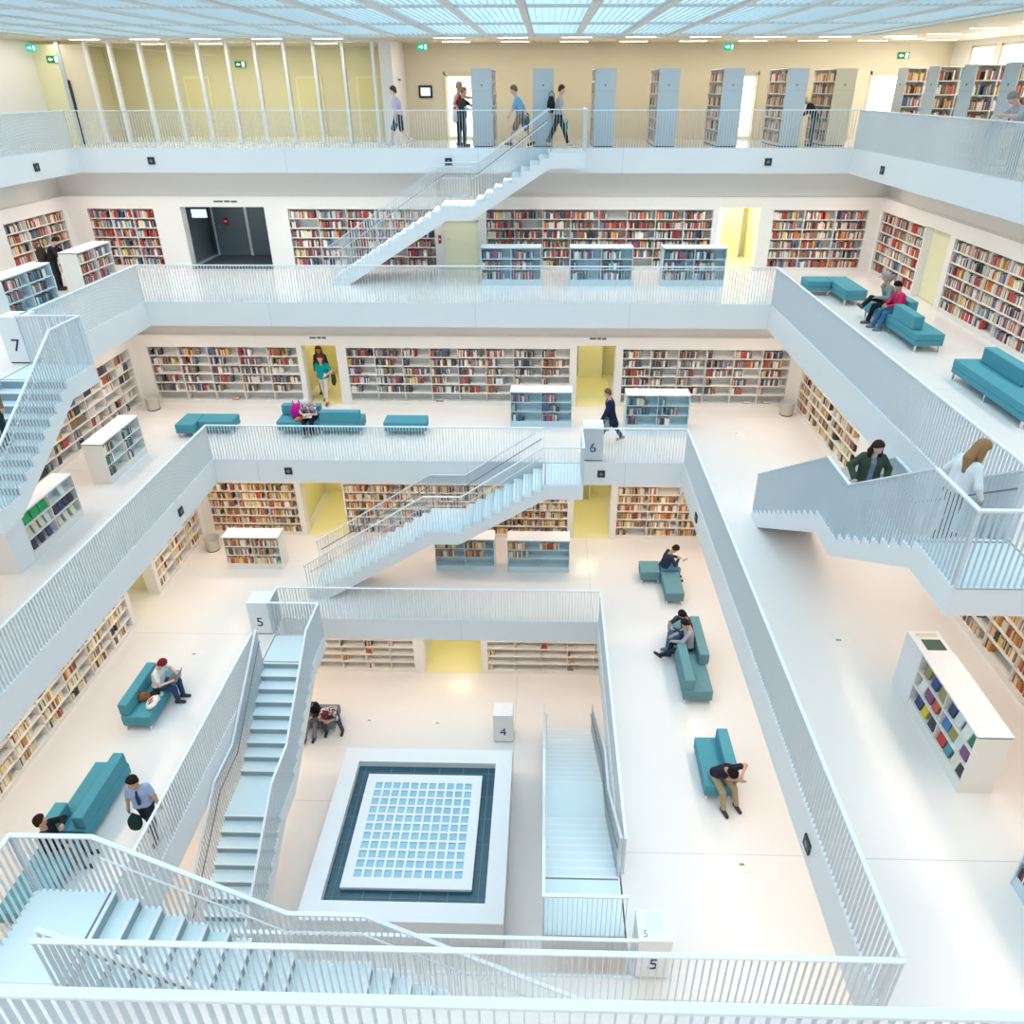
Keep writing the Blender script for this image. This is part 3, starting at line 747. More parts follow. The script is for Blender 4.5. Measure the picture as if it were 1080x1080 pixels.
for r, L in enumerate(DISP):
    for i, (u, c) in enumerate(L): face_out(M, u*.95, rows_z[r], .15 + .02*((i+r) % 3), .21 + .01*((i*2+r) % 4), C[c], c, ('long display case with top slots', r, i))
M = place('+x', -11.72, 13.32, -8)
DISP = [[(.1, 'bright green'), (.4, 'bright green'), (.68, 'bright green'), (1.45, 'pale')],
        [(.1, 'beige'), (.32, 'beige'), (.55, 'beige'), (.76, 'pale'), (1.08, 'black'), (1.28, 'navy'), (1.48, 'black'), (1.68, 'black')],
        [(.12, 'black'), (.4, 'black'), (.68, 'navy'), (1.1, 'beige'), (1.36, 'cream'), (1.62, 'cream')]]
for r, L in enumerate(DISP):
    for i, (u, c) in enumerate(L): face_out(M, u, rows_z[r], (.25 if c == 'bright green' else .15), .23, C[c], c, ('green-binder case', r, i))

# ---------------------------------------------------------------- top floor stacks
SX = [-2.08, -.15, 1.79, 3.76, 5.74, 7.71, 9.33]
def stack(label, case, M, L=2.2, w=.65, h=2.24, panel=LOCKER, books_on=(True, True)):
    """M at the middle of the end panel's foot; local y runs along the stack away from the panel"""
    r = thing('book_stack_unit', label, 'bookcase'); r.matrix_world = M
    box('end_panel', panel, -w/2, w/2, 0, .03, .03, h, r); box('plinth', DARK, -w/2+.02, w/2-.02, .02, L-.02, 0, .03, r)
    MB().box(-w/2, w/2, -.004, 0, 1.62, 1.626).build('panel_joint', mat('panel_joint', (.33, .4, .45), .6), r)
    MB().tube([(.0, -.012, 1.78), (.0, 0, 1.78)], .03, 10).build('lock', DOORG, r)
    cb = MB(); cb.box(-w/2, w/2, .03, L, h-.03, h); cb.box(-w/2, w/2, L-.03, L, .03, h); cb.box(-.01, .01, .03, L, .03, h); cb.box(-w/2, w/2, .03, L, .03, .12)
    cb.build('carcass', SHELF, r)
    for i in range(1, 6): MB().box(-w/2+.01, w/2-.01, .03, L-.03, .12+.35*i-.012, .12+.35*i+.012).build('shelf', SHELF, r)
    for i in range(1, 3): MB().box(-w/2+.005, w/2-.005, .03+i*L/3-.01, .03+i*L/3+.01, .12, h-.03).build('upright', SHELF, r)
    # books on the faces
    for sgn in (-1, 1):
        if not books_on[0 if sgn < 0 else 1]: continue
        # face frame: local x along the stack, y into it
        if sgn < 0: F = M @ Matrix.Translation((-w/2, L, 0)) @ Matrix.Rotation(-pi/2, 4, 'Z')
        else: F = M @ Matrix.Translation((w/2, 0, 0)) @ Matrix.Rotation(pi/2, 4, 'Z')
        for row in range(6):
            cnt = [0]
            for c in range(3): fill_cell(F, .04 + c*(L-.06)/3, .02 + (c+1)*(L-.06)/3, .03, .135 + .35*(5-row), .32, 'warm' if rnd.random() < .6 else 'mixed', rnd.uniform(.85, 1), case + (' facing the glass' if sgn < 0 else ' facing the windows'), row, cnt)
SL = ['first grey-ended bookcase on the top floor, beside the pair at the bright door', 'second grey-ended bookcase on the top floor, behind the man with the black backpack', 'third grey-ended bookcase on the top floor, just past the stair head',
      'fourth grey-ended bookcase on the top floor, middle of the row', 'fifth grey-ended bookcase on the top floor, next to the narrow bright doorway', 'sixth grey-ended bookcase on the top floor, beside the blond reader', 'beige-ended bookcase at the railing corner on the top floor']
for i, x in enumerate(SX):
    stack(SL[i], '%s stack from the bright door' % ORD[i], Matrix.Translation((x, 25.0 if i < 6 else 25.4, 0)), L=2.1, panel=LOCKER if i < 6 else BEIGEP)
for i, y in enumerate((25.07, 23.06, 21.13, 19.24)):
    stack('%s bookcase from the green arrow sign, along the window side of the top floor' % ORD[i], '%s window-side stack' % ORD[i], Matrix.Translation((10.9, y, 0)) @ Matrix.Rotation(-pi/2, 4, 'Z'), L=1.7, w=.64, panel=LOCKER, books_on=(False, True))
#BOOKS_END

# ---------------------------------------------------------------- small fittings
def fitting(label, x, y, z, face):
    o = thing('fascia_box', label, 'device', (x, y, z), {'-y': 0, '+x': pi/2, '-x': -pi/2}[face], 'dark square boxes on the fascias')
    box('housing', DARK, -.11, .11, -.035, 0, -.11, .11, o, .006); MB().tube([(0, -.037, 0), (0, -.03, 0)], .05, 12).build('lens', DOORG, o)
for a in (('small black square box on the top fascia below the grey painting', -15.19, 22.4, -.38, '+x'), ('small black square box on the top fascia below the yellow door leaves', -12.77, 24.49, -.38, '-y'),
          ('small black square box on the top fascia just above the upper flight', -3.16, 24.49, -.4, '-y'), ('small black square box on the top fascia below the sixth bookcase end', 7.0, 24.49, -.4, '-y'),
          ('small black square box on the top fascia on the window side', 9.58, 22.02, -.4, '-x'), ('small black square box on the fascia below the white-haired sitter\'s sofa', -7.55, 18.35, -8.36, '-y'),
          ('small black square box on the fascia below the low white case near the bench', -9.71, 16.05, -8.36, '+x'), ('small black square box on the fascia under the six pillar', 1.65, 18.35, -8.36, '-y'),
          ('small black square box on the long fascia beside the angled bench reader', 4.0, 16.02, -8.36, '-x'), ('larger looking black box low on the long fascia near the sofa of the khaki man', 4.0, 6.98, -8.4, '-x')):
    fitting(*a)
def hang_exit(label, x, y, z, rz=0):
    o = thing('exit_sign', label, 'sign', (x, y, z), rz); o.scale = (.72, .72, .72)
    box('sign_box', EXITG, -.22, .22, -.03, .03, -.15, .13, o); box('bracket', CHROME, -.02, .02, -.01, .01, .13, .22, o)
    a = MB(); a.box(-.16, -.02, -.034, -.03, -.03, .02); a.prism([(-.02, -.09), (.06, -.005), (-.02, .08)], lambda p, q, t: (p-.14 if False else p-.02, t, q), -.034, -.03)
    a.box(.1, .17, -.034, -.03, -.1, .08); a.build('arrow_marking', EXITW, o)
hang_exit('glowing green exit sign hanging under the soffit near the glass partition end', -3.95, 25.6, CEIL-.22)
hang_exit('glowing green exit sign hanging above the fifth bookcase end', 5.7, 26.0, CEIL-.22)
hang_exit('glowing green exit sign hanging above the yellow door leaves', -16.4, 25.6, CEIL-.22)
def flat_exit(label, x, y, z, rz=0):
    o = thing('exit_sign', label, 'sign', (x, y, z), rz); o.scale = (.8, .8, .8)
    box('sign_plate', EXITD, -.25, .25, -.015, 0, -.13, .13, o)
    a = MB(); a.box(-.1, .0, -.019, -.015, -.025, .025); a.prism([(-.1, -.07), (-.19, 0), (-.1, .07)], lambda p, q, t: (p, t, q), -.019, -.015)
    a.box(.08, .2, -.019, -.015, -.1, .1); a.build('arrow_marking', EXITW, o)
flat_exit('dark green sign with a white arrow on the tan wall near the windows', 12.25, Y1-.005, 2.68)
flat_exit('dark green sign with a white arrow on the yellow door leaf', -16.1, 26.09, 2.55)
flat_exit('small lit green exit sign inside the glazed yellow room', -11.6, 30.3, 2.5)
o = thing('wall_monitor', 'small black framed monitor on the tan wall beside the bright door', 'monitor', (-4.36, Y1, 1.58)); box('bezel', DARK, -.24, .24, -.05, 0, -.2, .2, o); box('screen', SCREEN, -.17, .17, -.055, -.05, -.13, .13, o)
o = thing('picture', 'grey square picture on the wall above the top floor railing', 'picture', (X0, 23.2, 1.95), pi/2); box('canvas', PICT, -.75, .75, -.04, 0, -.4, .4, o, .004)
o = thing('wall_sign', 'small grey text sign on the pier beside the glass partition', 'sign', (-5.03, 27.0, 1.95), pi/2); box('plate', WALL, -.3, .3, -.015, 0, -.08, .08, o); MB().box(-.22, .22, -.019, -.015, -.03, .03).build('lettering', DARK, o)
o = thing('information_screen', 'small lit screen hanging inside the dark doorway on floor seven', 'screen', (-12.15, 25.75, -2.2)); box('bezel', DARK, -.3, .3, -.03, .03, -.17, .17, o); box('screen', SCREEN, -.27, .27, -.035, -.03, -.14, .14, o)
o = thing('fire_alarm', 'red alarm point on the door jamb wall under the upper stair', 'device', (-3.68, 25.15, -2.95)); box('case', RED, -.05, .05, -.03, 0, -.14, .14, o); box('window', WHITE, -.03, .03, -.034, -.03, -.02, .03, o)
o = thing('fire_alarm', 'red alarm point inside the dark doorway on floor seven', 'device', (-12.0, 27.44, -2.75)); box('case', RED, -.08, .08, -.05, 0, -.14, .14, o); box('window', WHITE, -.05, .05, -.055, -.05, -.02, .04, o)
for label, x, y, z, w in (('small dark lettering over the dark doorway on floor seven', -10.9, 25.15, -1.72, .8), ('small dark lettering over the doorway of the woman in teal', -7.5, 22.45, -5.62, .55), ('small dark lettering over the yellow doorway behind the walker', 1.7, 22.45, -5.6, .55)):
    o = tag(MB().box(-w/2, -w*.1, -.004, 0, -.03, .03).box(-w*.05, w*.2, -.004, 0, -.03, .035).box(w*.24, w/2, -.004, 0, -.035, .03).build('door_lettering', mat('lettering_grey', (.12, .13, .14), .6)), label, 'sign'); o.location = (x, y, z)
def waste(label, x, y, z):
    o = thing('waste_bin', label, 'bin', (x, y, z))
    MB().tube([(0, 0, .02), (0, 0, .44)], [.2, .235], 20).build('body', BIN, o, smooth=False)
    MB().tube([(0, 0, 0), (0, 0, .03)], .205, 20).build('base_ring', DARK, o)
    MB().tube([(0, 0, .44), (0, 0, .455)], .24, 20).build('rim', CHROME, o)
waste('round beige bin in the corner above the low white case near the bench, floor six', -13.25, 21.95, -8.0)
waste('round beige bin in the far corner past the half-empty bookcase, floor six', 8.0, 21.9, -8.0)
waste('round beige bin beside the small white case, floor five', -11.0, 19.5, -12.0)
def socket(x, y, z, label):
    o = thing('floor_socket', label, 'socket', (x, y, z), 0, 'flush socket covers in the floors')
    box('cover', mat('socket_cover', (.78, .76, .74), .4), -.16, .16, -.16, .16, 0, .003, o); box('flap', DOORG, -.13, -.03, -.02, .02, .003, .006, o)
for a in ((-5.35, 16.05, -16, 'flush socket cover on the bottom floor nearer the hunched pair'), (-3.2, 15.98, -16, 'flush socket cover on the bottom floor behind the skylight'), (4.05, 9.0, -12, 'flush socket cover on floor five just below the khaki man'),
          (4.2, 7.3, -12, 'flush socket cover on floor five right of the near five pillar'), (5.9, 11.0, -8, 'flush socket cover on floor six under the stair shadow'), (6.1, 20.4, -8, 'flush socket cover on floor six in front of the far corner'), (-9.4, 14.6, -12, 'flush socket cover on floor five near the pillar five')):
    socket(*a)
# floor joints
def joint(n, x0, x1, y0, y1, z): struct(box('trim_%d' % n, JOINT, x0, x1, y0, y1, z, z+.0015))
joint(1, 1.42, 1.435, 16.2, 20.3, -12); joint(2, -.86, -.845, 14.4, 18.0, -16); joint(3, -9.5, -5.7, 13.2, 13.215, -16); joint(4, -11.5, -8.2, 15.4, 15.415, -12)
joint(5, 3.35, 3.365, 18.4, 20.6, -8); joint(6, -4.6, -4.585, 20.9, 22.6, -4); joint(7, 1.6, 5.6, 9.2, 9.212, -12); joint(8, 4.05, 8.4, 6.5, 6.512, -8); joint(9, -13.7, -9.75, 17.6, 17.612, -8); joint(10, 6.64, 11.1, 14.3, 14.312, -4); joint(11, 1.6, 5.6, 6.6, 6.612, -12)
# vertical joints in the fascias
n = 20
for k in (8, 7, 6, 5):
    x0, x1, y0, y1 = VOID[k]; mid = (x0+x1)/2
    for dx in (-5.6, 0.6, 5.2):
        xx = mid + dx
        if x0 < xx < x1: struct(box('trim_%d' % n, mat('fascia_joint', (.6, .66, .7), .7), xx-.006, xx+.006, y1-.004, y1, Z[k]-T, Z[k]-.02)); n += 1

# ---------------------------------------------------------------- people: smooth-blended tapered limbs meshed as one surface
def nets(f, org, h):
    """surface nets on a sampled distance field"""
    s = f < 0
    nx, ny, nz = f.shape
    c = np.zeros((nx-1, ny-1, nz-1)); pos = np.zeros((nx-1, ny-1, nz-1, 3))
    corners = [(i, j, k) for i in (0, 1) for j in (0, 1) for k in (0, 1)]
    def sub(a, o): return a[o[0]:nx-1+o[0], o[1]:ny-1+o[1], o[2]:nz-1+o[2]]
    for a in corners:
        for ax in range(3):
            if a[ax]: continue
            b = list(a); b[ax] = 1
            fa, fb = sub(f, a), sub(f, b); cr = sub(s, a) != sub(s, b)
            t = np.where(cr, fa/np.where(cr, fa-fb, 1), 0)
            for d in range(3): pos[..., d] += np.where(cr, a[d] + (t if d == ax else 0), 0)
            c += cr
    act = c > 0
    ids = -np.ones(act.shape, int); ids[act] = np.arange(act.sum())
    I = np.argwhere(act)
    V_ = (I + pos[act]/c[act][:, None])*h + org
    F_ = []
    for ax in range(3):
        o = [0, 0, 0]; o[ax] = 1
        A = s[:nx-o[0], :ny-o[1], :nz-o[2]]; B = s[o[0]:, o[1]:, o[2]:]
        E = np.argwhere(A != B)
        u, v = [d for d in range(3) if d != ax]
        ok = (E[:, u] > 0) & (E[:, v] > 0) & (E[:, u] < f.shape[u]-1) & (E[:, v] < f.shape[v]-1)
        E = E[ok]
        def g(du, dv):
            q = E.copy(); q[:, u] -= du; q[:, v] -= dv
            return ids[q[:, 0], q[:, 1], q[:, 2]]
        q = np.stack([g(1, 1), g(0, 1), g(0, 0), g(1, 0)], 1)
        fl = A[E[:, 0], E[:, 1], E[:, 2]] ^ (ax == 1)
        q[~fl] = q[~fl][:, ::-1]
        F_.append(q)
    return V_, np.concatenate(F_)
def field(prims, vox, k, infl=0.0, extra=None):
    P = np.array([p[0] for p in prims] + [p[1] for p in prims]); R = max(max(p[2], p[3]) for p in prims) + infl + 3*vox
    lo = P.min(0) - R; hi = P.max(0) + R
    n = np.ceil((hi-lo)/vox).astype(int) + 1
    g = np.stack(np.meshgrid(*[lo[i] + vox*np.arange(n[i]) for i in range(3)], indexing='ij'), -1)
    d = None
    for a, b, ra, rb in prims:
        a = np.array(a); b = np.array(b); ba = b-a; L = max(ba@ba, 1e-9)
        t = np.clip(((g-a)@ba)/L, 0, 1)
        e = np.linalg.norm(g - a - t[..., None]*ba, axis=-1) - (ra + (rb-ra)*t) - infl
        if d is None: d = e
        else:
            hh = np.clip(.5 + .5*(e-d)/k, 0, 1); d = e*(1-hh) + d*hh - k*hh*(1-hh)
            d = np.minimum(d, 9)
    if extra is not None: d = extra(g, d)
    return nets(d, lo, vox)
def ik(a, t, l1, l2, pole):
    a, t = Vector(a), Vector(t); d = t-a; L = min(d.length, (l1+l2)*.998); d.normalize()
    x = (l1*l1 - l2*l2 + L*L)/(2*L); h = math.sqrt(max(0, l1*l1-x*x))
    p = Vector(pole); p = (p - d*p.dot(d)).normalized()
    return a + d*x + p*h, a + d*L
SKIN = {'fair': (.72, .47, .36), 'tan': (.55, .33, .22), 'brown': (.34, .19, .12), 'pale': (.78, .58, .48)}
def cloth(c, pattern=None):
    nm = 'cloth_%02x%02x%02x' % tuple(int(255*x) for x in c) + (pattern or '')
    if nm in MATS: return MATS[nm]
    m = mat(nm, c, .85, noise=.12 if not pattern else 0, nscale=14, spec=.2)
    if pattern:
        nt = m.node_tree; b = nt.nodes['Principled BSDF']; tc = nt.nodes.new('ShaderNodeTexCoord'); v = nt.nodes.new('ShaderNodeTexVoronoi'); v.inputs['Scale'].default_value = 18
        r = nt.nodes.new('ShaderNodeValToRGB'); r.color_ramp.elements[0].color = (*c, 1); r.color_ramp.elements[1].color = (.75, .7, .72, 1); r.color_ramp.elements[0].position = .35; r.color_ramp.elements[1].position = .6
        e = r.color_ramp.elements.new(.48); e.color = (.12, .06, .12, 1)
        nt.links.new(tc.outputs['Object'], v.inputs['Vector']); nt.links.new(v.outputs['Distance'], r.inputs[0]); nt.links.new(r.outputs[0], b.inputs['Base Color'])
    return m
EYEW = mat('eye_white', (.85, .85, .83), .4); EYED = mat('eye_dark', (.02, .015, .01), .3); LIP = mat('lip', (.45, .17, .15), .5)
def person(label, loc, rz, hz=.93, lean=4, side=0, twist=0, ankles=((-.1, .02, .085), (.1, .02, .085)), hands=((-.24, .05, .82), (.24, .05, .82)), toe=((0, 1, -.05), (0, 1, -.05)),
           head=(8, 0), h=1.72, skin='fair', hair=('short', (.03, .02, .015)), shirt=((.5, .5, .5), 'short'), jacket=None, legs=('trousers', (.03, .04, .06)), shoes=(.03, .03, .03), elbow=((-.7, -.6, -.3), (.7, -.6, -.3)), knee=((-.12, 1, .15), (.12, 1, .15)), vox=.02, pattern=None, group=None, tie=None):
    s = h/1.72
    S = lambda v: Vector(v)*s
    pel = S((0, 0, hz))
    Rl = Matrix.Rotation(radians(side), 3, 'Y') @ Matrix.Rotation(-radians(lean), 3, 'X'); Rt = Rl @ Matrix.Rotation(radians(twist), 3, 'Z')
    d = Rl @ Vector((0, 0, 1)); xr = Rt @ Vector((1, 0, 0)); fr = Rt @ Vector((0, 1, 0))
    x0v = Vector((1, 0, 0))
    chest = pel + d*.36*s; nb = pel + d*.5*s
    Rh = Rt @ Matrix.Rotation(radians(head[1]), 3, 'Z') @ Matrix.Rotation(-radians(head[0]), 3, 'X')
    hu = Rh @ Vector((0, 0, 1)); hf = Rh @ Vector((0, 1, 0)); hx = Rh @ Vector((1, 0, 0))
    hc = nb + (d*.06 + hu*.145)*s + hf*.015*s
    torso = []
    for q in (-1, 1):
        torso.append((pel + x0v*.065*q*s + d*.03*s, chest + xr*.078*q*s, .1*s, .112*s))
        torso.append((chest + xr*.06*q*s, nb - d*.055*s + xr*.125*q*s, .105*s, .062*s))
    pelvis = [(pel - x0v*.075*s, pel + x0v*.075*s, .112*s, .112*s)]
    neck = [(nb - d*.03*s, hc - hu*.05*s, .058*s, .05*s)]
    headp = [(hc - hu*.02*s - hf*.01*s, hc + hu*.045*s - hf*.012*s, .084*s, .092*s), (hc - hu*.07*s + hf*.045*s, hc - hu*.02*s + hf*.03*s, .042*s, .06*s), (hc + hf*.092*s + hu*.01*s, hc + hf*.108*s - hu*.022*s, .009*s, .016*s)]
    for q in (-1, 1): headp.append((hc + hx*.088*q*s - hu*.025*s, hc + hx*.092*q*s + hu*.015*s, .012*s, .016*s))
    upper, fore, palm, thigh, shank, foot, wrists = [], [], [], [], [], [], []
    for i, q in enumerate((-1, 1)):
        sh = nb - d*.045*s + xr*.165*q*s
        el, wr = ik(sh, S(hands[i]), .285*s, .25*s, Rt @ Vector(elbow[i]))
        upper.append((sh, el, .05*s, .041*s)); fore.append((el, wr, .041*s, .027*s))
        hd = (wr - el).normalized(); palm.append((wr, wr + hd*.065*s, .03*s, .034*s)); wrists.append((wr, hd, q))
        hp = pel + x0v*.09*q*s
        kn, an = ik(hp, S(ankles[i]), .43*s, .415*s, knee[i])
        thigh.append((hp, kn, .086*s, .058*s)); shank.append((kn, an, .058*s, .038*s))
        t = Vector(toe[i]).normalized(); dn_ = Vector((0, 0, -.045*s)) if abs(t.z) < .4 else Vector((0, 0, 0))
        foot.append((an + dn_ - t*.045*s, an + dn_ + t*.15*s, .038*s, .03*s))
    body = torso + pelvis + neck + headp + upper + fore + palm + thigh + shank + foot
    V_, F_ = field(body, vox*.8, .028*s)
    mb = MB(); mb.v = [tuple(v) for v in V_]; mb.f = [tuple(int(i) for i in f) for f in F_]; mb.m = [0]*len(mb.f)
    for wr, hd, q in wrists:                         # five fingers, unequal, slightly curled
        sd = hd.cross(Vector((0, 0, 1)))
        if sd.length < .1: sd = Vector((1, 0, 0))*q
        sd.normalize(); cu = sd.cross(hd).normalized()
        if cu.z > 0: cu = -cu
        b0 = wr + hd*.075*s
        for j, L in enumerate((.062, .074, .07, .055)):
            o_ = b0 + sd*(j-1.5)*.019*s
            mb.tube([o_, o_ + hd*L*.55*s + cu*.012*s, o_ + hd*L*.9*s + cu*.04*s], [.0095*s, .0088*s, .007*s], 6)
        o_ = wr + hd*.025*s + sd*.03*s*(-q)
        mb.tube([o_, o_ + hd*.03*s - sd*.022*s*q, o_ + hd*.06*s - sd*.025*s*q + cu*.01*s], [.012*s, .011*s, .009*s], 6)
    for q in (-1, 1):
        e = hc + hx*.034*q*s + hf*.083*s + hu*.012*s
        mb.ball(e, .0115*s, 1, 8, 5); mb.ball(e + hf*.006*s, .009*s, 2, 6, 4)
    mb.ball(hc + hf*.086*s - hu*.052*s, (.02*s, .012*s, .007*s), 3, 8, 5)
    sk = mat('skin_' + skin, SKIN[skin], .55)
    o = mb.build('person', [sk, EYEW, EYED, LIP], None, smooth=True)
    tag(o, label, 'person', group); o.location = loc; o.rotation_euler = (0, 0, radians(rz))
    def garment(name, prims, infl, m, k=.03, extra=None, vx=None):
        V2, F2 = field(prims, vx or vox, k*s, infl*s, extra)
        g = MB(); g.v = [tuple(v) for v in V2]; g.f = [tuple(int(i) for i in f) for f in F2]; g.m = [0]*len(g.f)
        return g.build(name, m, o, smooth=True)
    def sleeve(kind):
        if kind == 'long': return upper + fore
        if kind == 'none': return []
        if kind == 'elbow': return upper
        return [(a, a + (b-a)*.62, ra, rb+.008) for a, b, ra, rb in upper]
    hem = [(pel - x0v*.07*s + d*.02*s, pel + x0v*.07*s + d*.02*s, .112*s, .112*s)]
    if shirt: garment('shirt', torso + hem + sleeve(shirt[1]), .014, cloth(shirt[0], pattern))
    if legs:
        if legs[0] == 'trousers': pr = pelvis + thigh + [(a, a + (b-a)*.94, ra, rb+.008) for a, b, ra, rb in shank]
        elif legs[0] == 'shorts': pr = pelvis + [(a, a + (b-a)*.95, ra+.004, rb+.02) for a, b, ra, rb in thigh]
        else: pr = pelvis + [(a, a + (b-a)*.9, ra+.02, rb+.05) for a, b, ra, rb in thigh]
        garment('trousers' if legs[0] == 'trousers' else legs[0], pr, .011, cloth(legs[1]))
    if jacket:
        jp = torso + hem + upper + fore
        if len(jacket) > 1: jp = jp + [(a - x0v*0, a + (b-a)*jacket[1], ra+.02, rb+.05) for a, b, ra, rb in thigh]
        ff = fr; cc = chest
        def openfront(g, dd):
            rel = g - np.array(cc); side_ = np.abs(rel@np.array(xr)); fwd = rel@np.array(ff)
            cut = np.minimum(.045*s - side_, fwd - .02)      # open in front
            return np.maximum(dd, cut)
        garment('jacket', jp, .026, cloth(jacket[0]), extra=openfront)
    if tie:
        tm = MB(); a = nb - d*.03*s + fr*.09*s; b = chest - d*.2*s + fr*.148*s; mid = chest + fr*.138*s
        tm.tube([a, mid, b], [.018*s, .03*s, .034*s], 6); tm.build('tie', cloth(tie), o)
    for ft, tt in zip(foot, toe):
        garment('shoe', [ft], .012, mat('shoe_%02x%02x%02x' % tuple(int(255*x) for x in shoes), shoes, .5), vx=min(vox, .016))
    if hair:
        st, hcol = hair[0], hair[1]
        up_, fv = np.array(hu), np.array(hf); c_ = np.array(hc)
        hp_ = [(hc - hu*.015*s - hf*.012*s, hc + hu*.05*s - hf*.012*s, .088*s, .094*s)]
        low_ = .055 if st in ('short', 'cap', 'bald') else .1
        def cut(g, dd):
            r_ = g - c_; fwd = r_@fv; u = r_@up_
            return np.maximum(dd, np.maximum(fwd*.9 - u*.85 - .002*s, -u - low_*s))
        m_ = mat('hair_%02x%02x%02x' % tuple(int(255*x) for x in hcol), hcol, .9, noise=.3, nscale=60, spec=.15)
        garment('hair' if st != 'cap' else 'cap', hp_, .013, m_, .02, cut, vx=.012)
        if st == 'long':
            sw = hair[2] if len(hair) > 2 else 0
            pr = [(hc - hf*.06*s + hu*.02*s, nb - hf*.1*s + hx*sw*s, .07*s, .06*s), (nb - hf*.1*s + hx*sw*s, nb - fr*.1*s - d*.16*s + hx*sw*1.6*s, .06*s, .03*s)]
            for q in (-1, 1): pr.append((hc + hx*.075*q*s - hf*.03*s + hu*.03*s, nb + xr*.1*q*s - d*.05*s + fr*.03*s, .04*s, .034*s))
            garment('long_hair', pr, .006, m_, .03, vx=.014)
        if st == 'cap':
            b_ = MB(); b_.ball((0, 0, 0), (.075*s, .09*s, .008*s), 0, 12, 4)
            br = b_.build('cap_brim', m_, o, smooth=True); br.location = hc + hf*.11*s + hu*.055*s; br.rotation_euler = Rh.to_euler()
    return o
def at(loc, rz, p):
    q = Matrix.Rotation(radians(rz), 3, 'Z') @ Vector(p); return (loc[0]+q.x, loc[1]+q.y, loc[2]+q.z)
def bag(name, label, loc, rz, size, m, straps=True, cat='bag', taper=.7):
    o = thing(name, label, cat, loc, radians(rz))
    x, y, z = size
    b = MB(); n = 10; rings = 7
    for i in range(rings):                            # a soft sack: rounded, fuller low down
        t = i/(rings-1); w_ = .78 + .3*sin(pi*min(1, t*1.05))*(1.05-.35*t)
        if i == 0: w_ *= .7
        if i == rings-1: w_ *= taper
        if i == rings-2: w_ *= (1+taper)/2
        for j in range(n*2):
            a = 2*pi*j/(n*2); e = .62
            b.v.append((x/2*w_*math.copysign(abs(cos(a))**e, cos(a)), y/2*w_*math.copysign(abs(sin(a))**e, sin(a)), z*t))
    k = n*2
    for i in range(rings-1):
        for j in range(k): b.f.append((i*k+j, i*k+(j+1) % k, (i+1)*k+(j+1) % k, (i+1)*k+j)); b.m.append(0)
    b.f.append(tuple(reversed(range(k)))); b.m.append(0); b.f.append(tuple((rings-1)*k+j for j in range(k))); b.m.append(0)
    b.build('body', m, o, smooth=True)
    if straps:
        for q in (-1, 1): MB().tube([(q*x*.25, -y*.3, z*.8), (q*x*.25, -y*.3, z*1.15), (q*x*.25, y*.1, z*1.3), (q*x*.25, y*.4, z*1.1), (q*x*.25, y*.4, z*.8)], .012, 6).build('strap', m, o, smooth=True)
    return o
def phone(label, loc, rz=0, tilt=-35):
    o = thing('phone', label, 'phone', loc, radians(rz)); o.rotation_euler = (radians(tilt), 0, radians(rz))
    box('case', DARK, -.038, .038, -.075, .075, -.005, .004, o, .003); box('screen', mat('phone_glass', (.35, .4, .45), .15), -.033, .033, -.066, .066, .004, .006, o); return o

SIT = dict(hz=.555)
def sit_feet(y=.44, dx=.1, z=.085): return ((-dx, y, z), (dx, y, z))
# top floor
person('person with dark bob, lilac top and dark knee-length shorts walking past the glass partition', (-4.75, 24.95, 0), 90, ankles=((-.08, .3, .09), (.08, -.34, .2)), toe=((0, 1, .1), (0, 1, -.5)), shirt=((.62, .56, .72), 'short'), legs=('shorts', (.05, .06, .13)), hair=('bob', (.1, .06, .05)), skin='pale', shoes=(.75, .75, .75), lean=6)
person('tall man in red top with dark sleeves reaching toward the first bookcase end', (-2.95, 25.75, 0), -90, h=1.84, hands=((-.15, .62, 1.3), (.28, .1, 1.0)), shirt=((.7, .04, .03), 'none'), jacket=None, hair=('bald', (.55, .42, .28)), legs=('trousers', (.04, .05, .07)), pattern=None)
person('woman in dark green top and dark trousers holding up a phone beside the bright door', (-2.72, 25.2, 0), -90, h=1.68, hands=((-.12, .48, 1.2), (.14, .36, 1.1)), shirt=((.03, .06, .05), 'short'), legs=('trousers', (.03, .05, .07)), hair=('bob', (.4, .2, .1)), lean=2)
bag('shoulder_bag', 'pale pink-white shoulder bag hanging at the back of the woman in dark green', at((-2.72, 25.2, 0), -90, (.12, -.24, .72)), -90, (.34, .16, .38), cloth((.8, .68, .64)))
phone('phone held up by the woman in dark green on the top floor', at((-2.72, 25.2, 0), -90, (-.02, .56, 1.24)), -90, 50)
person('man in light blue shirt and brown shorts striding behind the stair head', (-.85, 24.72, 0), 90, h=1.76, ankles=((-.08, .36, .09), (.08, -.38, .16)), toe=((0, 1, .1), (0, 1, -.4)), lean=14, shirt=((.2, .42, .62), 'elbow'), legs=('shorts', (.28, .22, .17)), hair=('short', (.22, .14, .09)), hands=((-.26, .34, .9), (.26, -.28, .86)))
bag('satchel', 'dark blue satchel hanging at the hip of the striding man in light blue', (-.62, 24.5, .62), 90, (.34, .12, .3), cloth((.05, .12, .22)))
person('man in grey T-shirt and dark trousers walking with a black backpack at stair head', (.34, 24.78, 0), -90, h=1.74, ankles=((-.08, -.34, .16), (.08, .32, .09)), toe=((0, 1, -.4), (0, 1, .1)), shirt=((.42, .42, .46), 'short'), hair=('short', (.12, .04, .025)), hands=((-.26, -.05, .82), (.26, .2, .85)), shoes=(.6, .6, .35))
bag('backpack', 'black backpack on the man in the grey T-shirt at the stair head', at((.34, 24.78, 0), -90, (0, -.24, 1.0)), -90, (.34, .24, .48), cloth((.02, .022, .03)))
